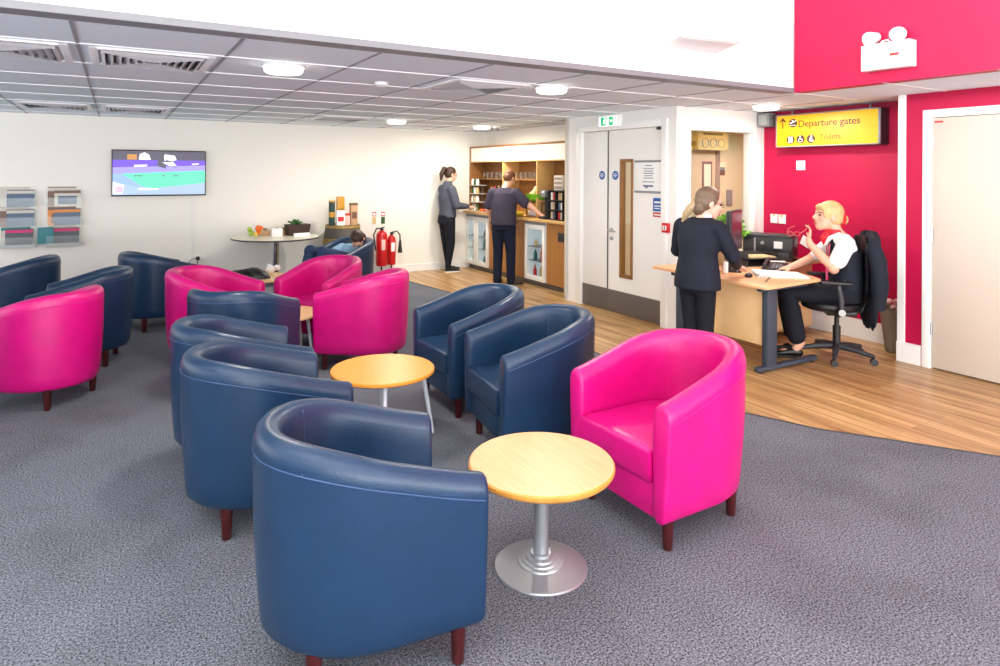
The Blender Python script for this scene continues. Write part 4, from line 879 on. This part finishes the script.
# ------------------------------------------------------------------ people
def remesh(mb, name, m_, parent, voxel=.012, smooth=4, ang=180):
    me = bpy.data.meshes.new(name); mb.bm.to_mesh(me); mb.bm.free()
    o = bpy.data.objects.new('tmp', me); COL.objects.link(o)
    r = o.modifiers.new('r', 'REMESH'); r.mode = 'VOXEL'; r.voxel_size = voxel
    if smooth: s = o.modifiers.new('s', 'SMOOTH'); s.factor = .5; s.iterations = smooth
    dg = bpy.context.evaluated_depsgraph_get(); me2 = bpy.data.meshes.new_from_object(o.evaluated_get(dg)); bpy.data.objects.remove(o)
    me2.name = name; me2.materials.clear(); me2.materials.append(M[m_])
    me2.polygons.foreach_set('use_smooth', [True]*len(me2.polygons))
    o = bpy.data.objects.new(name, me2); COL.objects.link(o); o.parent = parent; return o
def limb(mb, pts, rad, n=14):
    pts = [V(p) for p in pts]
    P_, R_ = [pts[0]], [rad[0]]
    for i in range(1, len(pts)):
        for k in range(1, 4): P_.append(pts[i-1].lerp(pts[i], k/3)); R_.append(rad[i-1]+(rad[i]-rad[i-1])*k/3)
    mb.tube(P_, R_, n)
    for p, r in zip(pts, rad): mb.ell(p, (r, r, r), 12)
def torso(mb, secs):   # (cx, cy, z, rx, ry, yaw)
    mb.loft([[(cx_+rx*math.cos(g)*math.cos(a)-ry*math.sin(g)*math.sin(a), cy_+rx*math.cos(g)*math.sin(a)+ry*math.sin(g)*math.cos(a), z) for g in [2*PI*i/24 for i in range(24)]] for cx_, cy_, z, rx, ry, a in secs])
def hand(mb, w, d, nrm, s=1, curl=.5, thumb=1):
    w, d, nrm = V(w), V(d).normalized(), V(nrm).normalized(); nrm = (nrm-d*nrm.dot(d)).normalized(); sd = d.cross(nrm)
    c = w+d*.05*s
    for k in (-1, -.33, .33, 1): mb.tube([w+sd*.012*k*s, w+d*.045*s+sd*.026*k*s, w+d*.09*s+sd*.029*k*s], [.016*s, .016*s, .011*s], 8)
    for k, ln in zip((-1, -.33, .33, 1), (.065, .075, .08, .07) if thumb > 0 else (.07, .08, .075, .065)):
        p = w+d*.088*s+sd*.029*k*s; dd = d.copy(); pts = [p]
        for j in range(3):
            dd = (dd-nrm*curl*(.35+.3*j)).normalized(); p = p+dd*ln*s*(.42, .32, .26)[j]; pts.append(p)
        mb.tube(pts, [.0098*s, .0092*s, .0085*s, .0065*s], 8)
    p = w+d*.025*s+sd*.025*s*thumb; e = (d*.6+sd*.8*thumb-nrm*.25).normalized(); p2 = p+e*.035*s; p3 = p2+(e*.6+d*.5-nrm*curl*.4).normalized()*.03*s
    mb.tube([p, p2, p3, p3+d*.02*s], [.015*s, .0125*s, .0105*s, .008*s], 8)
def headmtx(c, yaw=0, pitch=0, s=1): return Matrix.Translation(c) @ Matrix.Rotation(yaw, 4, 'Z') @ Matrix.Rotation(pitch, 4, 'X') @ Matrix.Scale(s, 4)
def add(mb, other, m): 
    other.bm.transform(m); me = bpy.data.meshes.new('q'); other.bm.to_mesh(me); mb.bm.from_mesh(me); other.bm.free(); bpy.data.meshes.remove(me)
def head(mb, hm):   # origin = head centre, face towards +y, eyes at z = 0
    h = MB()
    h.ell((0, -.012, .025), (.076, .094, .088), 24); h.ell((0, .02, -.035), (.062, .072, .075), 20); h.ell((0, .052, -.085), (.036, .034, .032), 16)
    h.ell((0, .03, -.07), (.052, .05, .04), 16)
    h.tube([(0, .083, .018), (0, .1, -.012), (0, .108, -.028)], [.009, .012, .014], 10); h.ell((0, .098, -.03), (.018, .014, .011), 12)
    h.ell((0, .078, .022), (.05, .018, .012), 14); h.ell((0, .084, -.058), (.024, .012, .007), 12); h.ell((0, .082, -.068), (.022, .012, .008), 12)
    for s in (-1, 1): h.ell((s*.045, .066, -.025), (.02, .02, .018), 12); h.ell((s*.077, -.012, -.012), (.01, .02, .033), 12)
    add(mb, h, hm)
def facebits(hm, parent):
    e = MB()
    for s in (-1, 1):
        e = MB().ell((s*.031, .078, .002), (.0115, .0095, .0065), 12); add2 = MB(); add(add2, e, hm); add2.build('eye', 'eye', parent)
    l = MB().tube([(-.02, .089, -.064), (0, .098, -.062), (.02, .089, -.064)], [.004, .0075, .004], 8); a2 = MB(); add(a2, l, hm); a2.build('lips', 'lips', parent)
    for s in (-1, 1):
        b = MB().tube([(s*.014, .091, .02), (s*.032, .088, .026), (s*.048, .074, .021)], .004, 6)
        a3 = MB(); add(a3, b, hm); a3.build('eyebrow', 'hair_brown', parent)
def haircap(hm, extra=None, front=.03, low=-.03):
    h = MB(); h.ell((0, -.02, .032), (.084, .1, .094), 24); h.ell((0, -.045, -.01), (.08, .075, .07), 20)
    # carve the face: drop vertices in front of the hair line
    for v in h.bm.verts:
        if v.co.y > .045 and v.co.z < .07: v.co.y = .045-.02*(1 if v.co.z < .02 else 0)
    r = MB(); add(r, h, hm)
    return r
def shoe(name, parent, x, y, z, yaw, m_='shoe', sole='black', L=.25):
    mt = Matrix.Translation((x, y, z)) @ Matrix.Rotation(yaw, 4, 'Z')
    rr = []
    for u, w_, h_ in ((-.07, .022, .05), (-.06, .032, .065), (-.02, .035, .075), (.04, .036, .062), (.1, .043, .045), (.15, .038, .036), (.178, .02, .025)):
        rr.append([(w_*math.cos(g), u, .012+max(0, h_*(math.sin(g)*.5+.5))) for g in [2*PI*i/16 for i in range(16)]])
    o = MB().loft(rr).tf(mt).build(name, m_, parent)
    MB().prism([(w_*1.06*sg, u) for sg, seq in ((1, 1), (-1, -1)) for u, w_ in ([(-.075, .02), (-.05, .034), (.04, .036), (.1, .044), (.15, .038), (.18, .018)][::seq])], 0, .018, .004).tf(mt).build('sole', sole, o)
def pony(hm, pts, rad):
    h = MB(); limb(h, pts, rad, 12); r = MB(); add(r, h, hm); return r

# 1. standing woman at the desk
def standing():
    t = thing('person', 'standing person in dark navy suit with fair ponytail, leaning at the desk', 'person', (4.15, 3.785, 0), -82)
    hm = headmtx((.035, .105, 1.358), math.radians(-34), math.radians(-14), 1.08)
    b = MB(); head(b, hm)
    limb(b, [(0, .02, 1.17), (.01, .06, 1.24), (.02, .09, 1.3)], [.07, .052, .05])
    torso(b, [(0, 0, .66, .15, .1, 0), (0, 0, .8, .15, .1, 0), (0, .01, .95, .12, .09, 0), (0, .02, 1.1, .14, .095, 0), (0, .03, 1.19, .13, .07, 0)])
    for s, el, wr, dd in ((1, (.25, .12, .93), (.12, .38, .82), (-.1, 1, -.3)), (-1, (-.26, .08, .94), (-.13, .33, .80), (.2, 1, -.25))):
        limb(b, [(s*.16, .02, 1.16), el, wr], [.05, .04, .026]); hand(b, wr, dd, (0, .3, 1), 1, .35, -s)
        limb(b, [(s*.075, 0, .7), (s*.072, .01, .38), (s*.075, -.02, .07)], [.075, .05, .036])
    remesh(b, 'body', 'skinp', t, .0075, 3); facebits(hm, t)
    j = MB(); torso(j, [(0, -.01, .655, .205, .15, 0), (0, -.01, .74, .2, .148, 0), (0, 0, .93, .168, .122, 0), (0, .01, 1.06, .19, .13, 0), (0, .02, 1.16, .192, .118, 0), (0, .035, 1.215, .15, .085, 0), (0, .05, 1.24, .085, .06, 0)])
    for s, el, wr in ((1, (.25, .12, .93), (.13, .36, .83)), (-1, (-.26, .08, .94), (-.14, .31, .815))): limb(j, [(s*.17, .02, 1.155), el, wr], [.075, .062, .046])
    remesh(j, 'jacket', 'suit', t, .012, 3)
    tr = MB(); torso(tr, [(0, -.005, .62, .155, .115, 0), (0, -.005, .75, .18, .125, 0), (0, 0, .8, .17, .12, 0)])
    for s in (-1, 1): limb(tr, [(s*.075, -.005, .66), (s*.072, .01, .36), (s*.075, -.01, .06)], [.09, .067, .06])
    remesh(tr, 'trousers', 'trouser', t, .014, 3)
    for s in (-1, 1): shoe('shoe', t, s*.076, .03, 0, -s*.1)
    c = MB(); torso(c, [(0.005, .062, 1.215, .07, .06, 0), (.012, .068, 1.25, .064, .056, 0), (.012, .068, 1.262, .06, .052, 0)]); c.build('collar', 'shirtw', t)
    h = haircap(hm); f = MB(); f.ell((0, -.07, -.05), (.066, .05, .07), 16); f.ell((-.06, -.02, .0), (.025, .06, .06), 12); f.ell((.06, -.02, .02), (.025, .06, .05), 12); add(h, f, hm); remesh(h, 'hair', 'hair_ash', t, .008, 3)
    p = pony(hm, [(-.01, -.095, -.03), (-.02, -.125, -.07), (-.045, -.14, -.13), (-.07, -.14, -.2)], [.03, .034, .03, .014]); remesh(p, 'ponytail', 'hair_fair', t, .008, 2)
    g = MB()
    for s in (-1, 1): g.tube([(s*.031+.023*math.cos(a), .098, .002+.016*math.sin(a)) for a in [2*PI*i/16 for i in range(17)]], .0022, 6).tube([(s*.054, .098, .006), (s*.072, .06, .008), (s*.078, -.01, .008)], .0022, 6)
    g2 = MB(); add(g2, g, hm); g2.build('glasses', 'mag3', t)
standing()

# 2. seated woman
def seated():
    t = thing('person', 'seated blonde person in white blouse, dark waistcoat and red scarf holding spectacles', 'person', (*OP, 0), OR)
    hm = headmtx((.0, .005, 1.235), math.radians(14), math.radians(6), 1.12)
    b = MB(); head(b, hm)
    limb(b, [(0, -.1, 1.03), (0, -.06, 1.1), (0, -.035, 1.17)], [.07, .055, .052])
    torso(b, [(0, -.12, .52, .16, .13, 0), (0, -.14, .65, .14, .11, 0), (0, -.15, .8, .13, .105, 0), (0, -.13, .95, .15, .11, 0), (0, -.11, 1.04, .14, .08, 0), (0, -.09, 1.075, .09, .06, 0)])
    # left arm (near us): elbow low, hand at the mouth
    limb(b, [(-.17, -.1, 1.01), (-.2, .0, .8), (-.07, .16, .99), (-.055, .17, 1.03)], [.052, .045, .03, .026]); hand(b, (-.055, .17, 1.025), (.25, -.25, 1), (-.2, -1, .1), .95, 1.7, 1)
    limb(b, [(.17, -.08, 1.01), (.25, .1, .82), (.13, .29, .755)], [.052, .043, .028]); hand(b, (.13, .29, .755), (-.4, 1, -.15), (0, 0, 1), 1.05, .2, -1)
    for s in (-1, 1):
        limb(b, [(s*.09, -.1, .555), (s*.1, .34, .56), (s*.085, .24, .13), (s*.085, .28, .06)], [.08, .055, .04, .032]); b.ell((s*.085, .33, .045), (.035, .085, .028))
    remesh(b, 'body', 'skin', t, .0075, 3); facebits(hm, t)
    tr = MB(); torso(tr, [(0, -.12, .50, .175, .14, 0), (0, -.13, .58, .175, .14, 0), (0, -.14, .66, .155, .125, 0)])
    for s in (-1, 1): limb(tr, [(s*.09, -.1, .565), (s*.1, .34, .565), (s*.088, .27, .19)], [.1, .08, .078])
    remesh(tr, 'trousers', 'trouser', t, .012, 3)
    sh = MB(); torso(sh, [(0, -.14, .66, .145, .115, 0), (0, -.13, .95, .158, .12, 0), (0, -.11, 1.04, .15, .092, 0), (0, -.085, 1.085, .085, .068, 0)])
    limb(sh, [(-.165, -.1, 1.0), (-.19, -.035, .87)], [.074, .072]); limb(sh, [(.165, -.09, 1.0), (.21, .03, .88)], [.075, .07])
    remesh(sh, 'blouse', 'shirtw', t, .011, 3)
    v = MB(); torso(v, [(0, -.14, .6, .17, .135, 0), (0, -.145, .75, .16, .13, 0), (0, -.135, .92, .165, .132, 0), (0, -.12, 1.0, .135, .118, 0), (0, -.112, 1.05, .1, .1, 0)])
    remesh(v, 'waistcoat', 'suit', t, .011, 3)
    c = MB(); limb(c, [(-.07, -.07, 1.085), (-.06, .0, 1.05), (-.02, .03, .98)], [.018, .02, .012]); limb(c, [(.07, -.07, 1.085), (.06, .0, 1.05), (.02, .03, .98)], [.018, .02, .012]); remesh(c, 'collar', 'shirtw', t, .008, 2)
    s = MB(); torso(s, [(0, -.06, 1.075, .066, .066, 0), (0, -.05, 1.11, .062, .062, 0), (0, -.045, 1.125, .057, .057, 0)]); limb(s, [(0, .0, 1.09), (0, .035, 1.04), (0, .03, .99)], [.03, .035, .014]); remesh(s, 'scarf', 'scarf', t, .008, 2)
    h = haircap(hm); f = MB(); f.ell((0, .062, .062), (.066, .03, .032), 14); f.ell((-.06, .03, .03), (.02, .04, .05), 12); f.ell((.06, .03, .03), (.02, .04, .05), 12); f.ell((0, -.12, -.015), (.045, .04, .045), 14); add(h, f, hm)
    remesh(h, 'hair', 'hair_blonde', t, .008, 3)
    sc_ = MB()
    for k in range(10):
        a = 2*PI*k/10; sc_.ell((.05*math.cos(a), -.105, -.01+.05*math.sin(a)), (.02, .018, .02), 8)
    s2 = MB(); add(s2, sc_, hm); s2.build('hair_tie', 'red', t)
    gl_ = MB()
    for yc in (.262, .318): gl_.tube([(-.05+.004*math.sin(a), yc+.024*math.cos(a), 1.075+.019*math.sin(a)) for a in [2*PI*i/14 for i in range(15)]], .0028, 6)
    gl_.tube([(-.05, .285, 1.078), (-.05, .295, 1.078)], .0028, 6).tube([(-.05, .24, 1.08), (-.045, .2, 1.105), (-.03, .175, 1.13), (-.01, .16, 1.155)], .003, 6).tube([(-.05, .342, 1.08), (-.04, .33, 1.12), (-.04, .28, 1.145)], .003, 6)
    gl_.build('spectacles', mat('rose spectacle frame', (196, 104, 96), .3), t)
    l = MB().tube([(-.06, .0, 1.0), (-.05, .01, .85), (-.04, .02, .68)], .006, 6).tube([(.05, .0, 1.0), (.0, .015, .85), (-.03, .02, .68)], .006, 6); l.build('lanyard', 'lanyard', t)
    MB().box((-.06, .03, .63), (.1, .008, .07), .002).build('badge', 'paper', t)
    for sg in (-1, 1): shoe('shoe', t, sg*.085, .3, 0, 0)
seated()

# 3. man at the bar
def man():
    t = thing('person', 'person in charcoal tee and navy trousers reaching along the bar', 'person', (4.81, 8.01, 0), -50); t.scale = (.9, .97, .97)
    hm = headmtx((.05, .13, 1.565), math.radians(-20), math.radians(-32), 1.02)
    b = MB(); head(b, hm)
    limb(b, [(0, .03, 1.36), (.02, .07, 1.44), (.04, .1, 1.5)], [.085, .065, .06])
    torso(b, [(0, 0, .84, .16, .11, 0), (0, 0, 1.0, .155, .105, 0), (0, .02, 1.2, .18, .11, 0), (0, .03, 1.36, .16, .08, 0)])
    limb(b, [(.2, .03, 1.34), (.42, .02, 1.17), (.62, -.02, 1.04)], [.055, .046, .03]); hand(b, (.62, -.02, 1.04), (1, -.12, -.2), (.2, 0, 1), 1.05, .5, 1)
    limb(b, [(-.2, .03, 1.34), (-.29, .02, 1.1), (-.26, .14, .93)], [.055, .046, .03]); hand(b, (-.26, .14, .94), (.1, .7, -.5), (0, .4, 1), 1.05, .3, 1)
    for s, k, a in ((-1, (-.1, .02, .46), (-.1, -.02, .08)), (1, (.11, .03, .46), (.13, -.02, .08))): limb(b, [(s*.1, 0, .86), k, a], [.09, .06, .04])
    remesh(b, 'body', 'skin', t, .009, 3); facebits(hm, t)
    s = MB(); torso(s, [(0, -.01, .875, .215, .15, 0), (0, -.01, 1.0, .205, .145, 0), (0, .01, 1.2, .215, .14, 0), (0, .02, 1.34, .2, .115, 0), (0, .035, 1.41, .12, .08, 0), (0, .045, 1.43, .08, .065, 0)])
    limb(s, [(.19, .02, 1.34), (.35, .02, 1.2)], [.088, .082]); limb(s, [(-.19, .02, 1.34), (-.27, .02, 1.16)], [.088, .08]); remesh(s, 'tee_shirt', 'tee', t, .013, 3)
    tr = MB(); torso(tr, [(0, -.01, .8, .18, .125, 0), (0, -.01, .92, .18, .125, 0)])
    for s_, k, a in ((-1, (-.1, .02, .46), (-.1, -.02, .05)), (1, (.11, .03, .46), (.13, -.01, .05))): limb(tr, [(s_*.095, -.005, .84), k, a], [.108, .08, .066])
    remesh(tr, 'trousers', 'navytrouser', t, .014, 3)
    shoe('shoe', t, -.1, .02, 0, .1, 'shoe'); shoe('shoe', t, .14, .0, 0, -1.2, 'shoebrown')
    h = haircap(hm); remesh(h, 'hair', 'hair_red', t, .01, 3)
man()
# 4. woman at the bar
def barwoman():
    t = thing('person', 'person in grey fleece and black leggings with dark ponytail at the bar', 'person', (4.60, 9.42, 0), -90)
    hm = headmtx((.0, .06, 1.565), math.radians(0), math.radians(-16), .98)
    b = MB(); head(b, hm)
    limb(b, [(0, -.01, 1.34), (0, .02, 1.42), (0, .04, 1.5)], [.07, .052, .05])
    torso(b, [(0, 0, .84, .15, .11, 0), (0, 0, 1.0, .125, .09, 0), (0, -.01, 1.2, .145, .1, 0), (0, -.01, 1.36, .13, .07, 0)])
    for s, el, wr in ((1, (.22, .06, 1.07), (.16, .32, 1.04)), (-1, (-.22, .06, 1.07), (-.14, .34, 1.035))):
        limb(b, [(s*.17, -.01, 1.32), el, wr], [.05, .04, .026]); hand(b, wr, (0, 1, -.1), (0, .1, 1), .98, .4, -s)
        limb(b, [(s*.085, 0, .84), (s*.09, .02, .46), (s*.085, -.03 if s > 0 else .06, .08)], [.085, .06, .038])
    remesh(b, 'body', 'skinp', t, .009, 3); facebits(hm, t)
    j = MB(); torso(j, [(0, -.0, .88, .18, .135, 0), (0, -.0, 1.0, .165, .125, 0), (0, -.01, 1.2, .182, .135, 0), (0, -.01, 1.34, .175, .1, 0), (0, .0, 1.42, .08, .07, 0), (0, .015, 1.46, .066, .062, 0)])
    for s, el, wr in ((1, (.22, .06, 1.07), (.165, .27, 1.05)), (-1, (-.22, .06, 1.07), (-.145, .29, 1.04))): limb(j, [(s*.165, -.01, 1.32), el, wr], [.078, .064, .045])
    remesh(j, 'fleece', 'fleece', t, .013, 3)
    tr = MB(); torso(tr, [(0, -.02, .78, .165, .14, 0), (0, -.01, .92, .165, .13, 0)])
    for s in (-1, 1): limb(tr, [(s*.085, -.01, .82), (s*.09, .02, .46), (s*.085, -.03 if s > 0 else .06, .09)], [.1, .07, .046])
    remesh(tr, 'leggings', 'trouser', t, .013, 3)
    shoe('shoe', t, .085, .0, 0, .0, 'shoe', 'sole'); shoe('shoe', t, -.085, .1, 0, .1, 'shoe', 'sole')
    h = haircap(hm); remesh(h, 'hair', 'hair_brown', t, .009, 3)
    p = pony(hm, [(0, -.11, .06), (0, -.15, .05), (0, -.165, -.04), (0, -.15, -.14)], [.03, .042, .042, .018]); remesh(p, 'ponytail', 'hair_brown', t, .009, 2)
barwoman()
# 5. slouched reader in the far navy armchair (built in the armchair's own frame)
def slouched():
    t = thing('person', 'person in light blue top and jeans slouched in the navy armchair by the barrel', 'person', (2.42, 7.80, 0), 118)
    hm = headmtx((-.15, -.06, .775), math.radians(25), math.radians(-72), .98)
    b = MB(); head(b, hm)
    limb(b, [(-.06, -.13, .64), (-.12, -.1, .71)], [.065, .055])
    torso(b, [(0, -.0, .47, .14, .1, 0), (0, -.08, .56, .13, .09, 0), (0, -.13, .65, .14, .085, 0), (0, -.14, .69, .1, .06, 0)])
    limb(b, [(-.16, -.1, .64), (-.17, .1, .56), (-.06, .26, .62)], [.05, .04, .027]); hand(b, (-.06, .26, .62), (.5, .6, .3), (0, .2, 1), .95, .5, 1)
    limb(b, [(.15, -.1, .64), (.165, .1, .565), (.06, .27, .61)], [.05, .04, .027]); hand(b, (.06, .27, .61), (-.5, .6, .3), (0, .2, 1), .95, .5, -1)
    for s in (-1, 1): limb(b, [(s*.085, .06, .51), (s*.1, .46, .66), (s*.09, .56, .3), (s*.09, .56, .08)], [.075, .055, .045, .035])
    remesh(b, 'body', 'skin', t, .009, 3); facebits(hm, t)
    s = MB(); torso(s, [(0, .02, .44, .165, .125, 0), (0, -.07, .56, .155, .115, 0), (0, -.12, .65, .165, .105, 0), (0, -.13, .70, .1, .07, 0)])
    limb(s, [(-.15, -.1, .64), (-.17, .04, .59)], [.07, .065]); limb(s, [(.15, -.1, .64), (.165, .04, .59)], [.07, .065]); remesh(s, 'top', 'lightblue', t, .012, 3)
    j = MB(); torso(j, [(0, .05, .435, .165, .14, 0), (0, .03, .53, .16, .12, 0)])
    for s_ in (-1, 1): limb(j, [(s_*.085, .06, .53), (s_*.1, .46, .665), (s_*.09, .56, .3), (s_*.09, .56, .1)], [.09, .075, .06, .055])
    remesh(j, 'jeans', 'jeans', t, .012, 3)
    for s_ in (-1, 1): shoe('shoe', t, s_*.09, .58, 0, 0)
    h = haircap(hm); f = MB(); f.ell((0, -.05, -.06), (.085, .06, .08)); add(h, f, hm); remesh(h, 'hair', 'hair_brown', t, .009, 3)
slouched()

# ------------------------------------------------------------------ light
wd = bpy.data.worlds.new('daylight'); sc.world = wd; wd.use_nodes = True
bg = wd.node_tree.nodes['Background']; bg.inputs['Color'].default_value = (.86, .93, 1, 1); bg.inputs['Strength'].default_value = 1.0
def area(name, loc, rot, sx, sy, e, col=(1, 1, 1)):
    l = bpy.data.lights.new(name, 'AREA'); l.shape = 'RECTANGLE'; l.size = sx; l.size_y = sy; l.energy = e; l.color = col
    o = bpy.data.objects.new(name, l); COL.objects.link(o); o.location = loc; o.rotation_euler = rot; return o
area('window daylight', (.6, Y0+.05, 1.8), (PI/2+.1, 0, 0), 10, 2.9, 470, (.95, .98, 1))
area('ceiling fill', (.6, Y0+.08, .5), (PI/2+.75, 0, 0), 10, .9, 500, (.95, .98, 1))  # added lamp aimed upward to lighten the ceiling
upper_fill = area('upper wall fill', (XL+.06, -.2, 3.1), (PI/2+.25, 0, -PI/2), 5, 1.2, 620, (.96, .98, 1)); upper_fill.data.spread = math.radians(60)  # added lamp to brighten the upper pink wall; the left wall is solid
area('deep end fill', (XL+.06, 6.2, 1.3), (PI/2, 0, -PI/2), 6, 1.7, 100, (.93, .97, 1))  # added fill for the deep end of the lounge, no window modelled there
area('corridor lamp', (7.6, 5.6, 2.2), (0, 0, 0), .6, .6, 45, (1, .94, .84))
area('bar lamp', (4.5, 8.2, 2.24), (0, 0, 0), .5, 2.2, 20, (1, .9, .76))

sc.view_settings.view_transform = 'Standard'; sc.view_settings.look = 'None'; sc.view_settings.gamma = 1; sc.view_settings.exposure = -.1
sc.view_settings.use_curve_mapping = False
sc.cycles.use_denoising = True
sc.cycles.max_bounces = 10; sc.cycles.diffuse_bounces = 6; sc.cycles.transparent_max_bounces = 16; sc.cycles.sample_clamp_indirect = 6
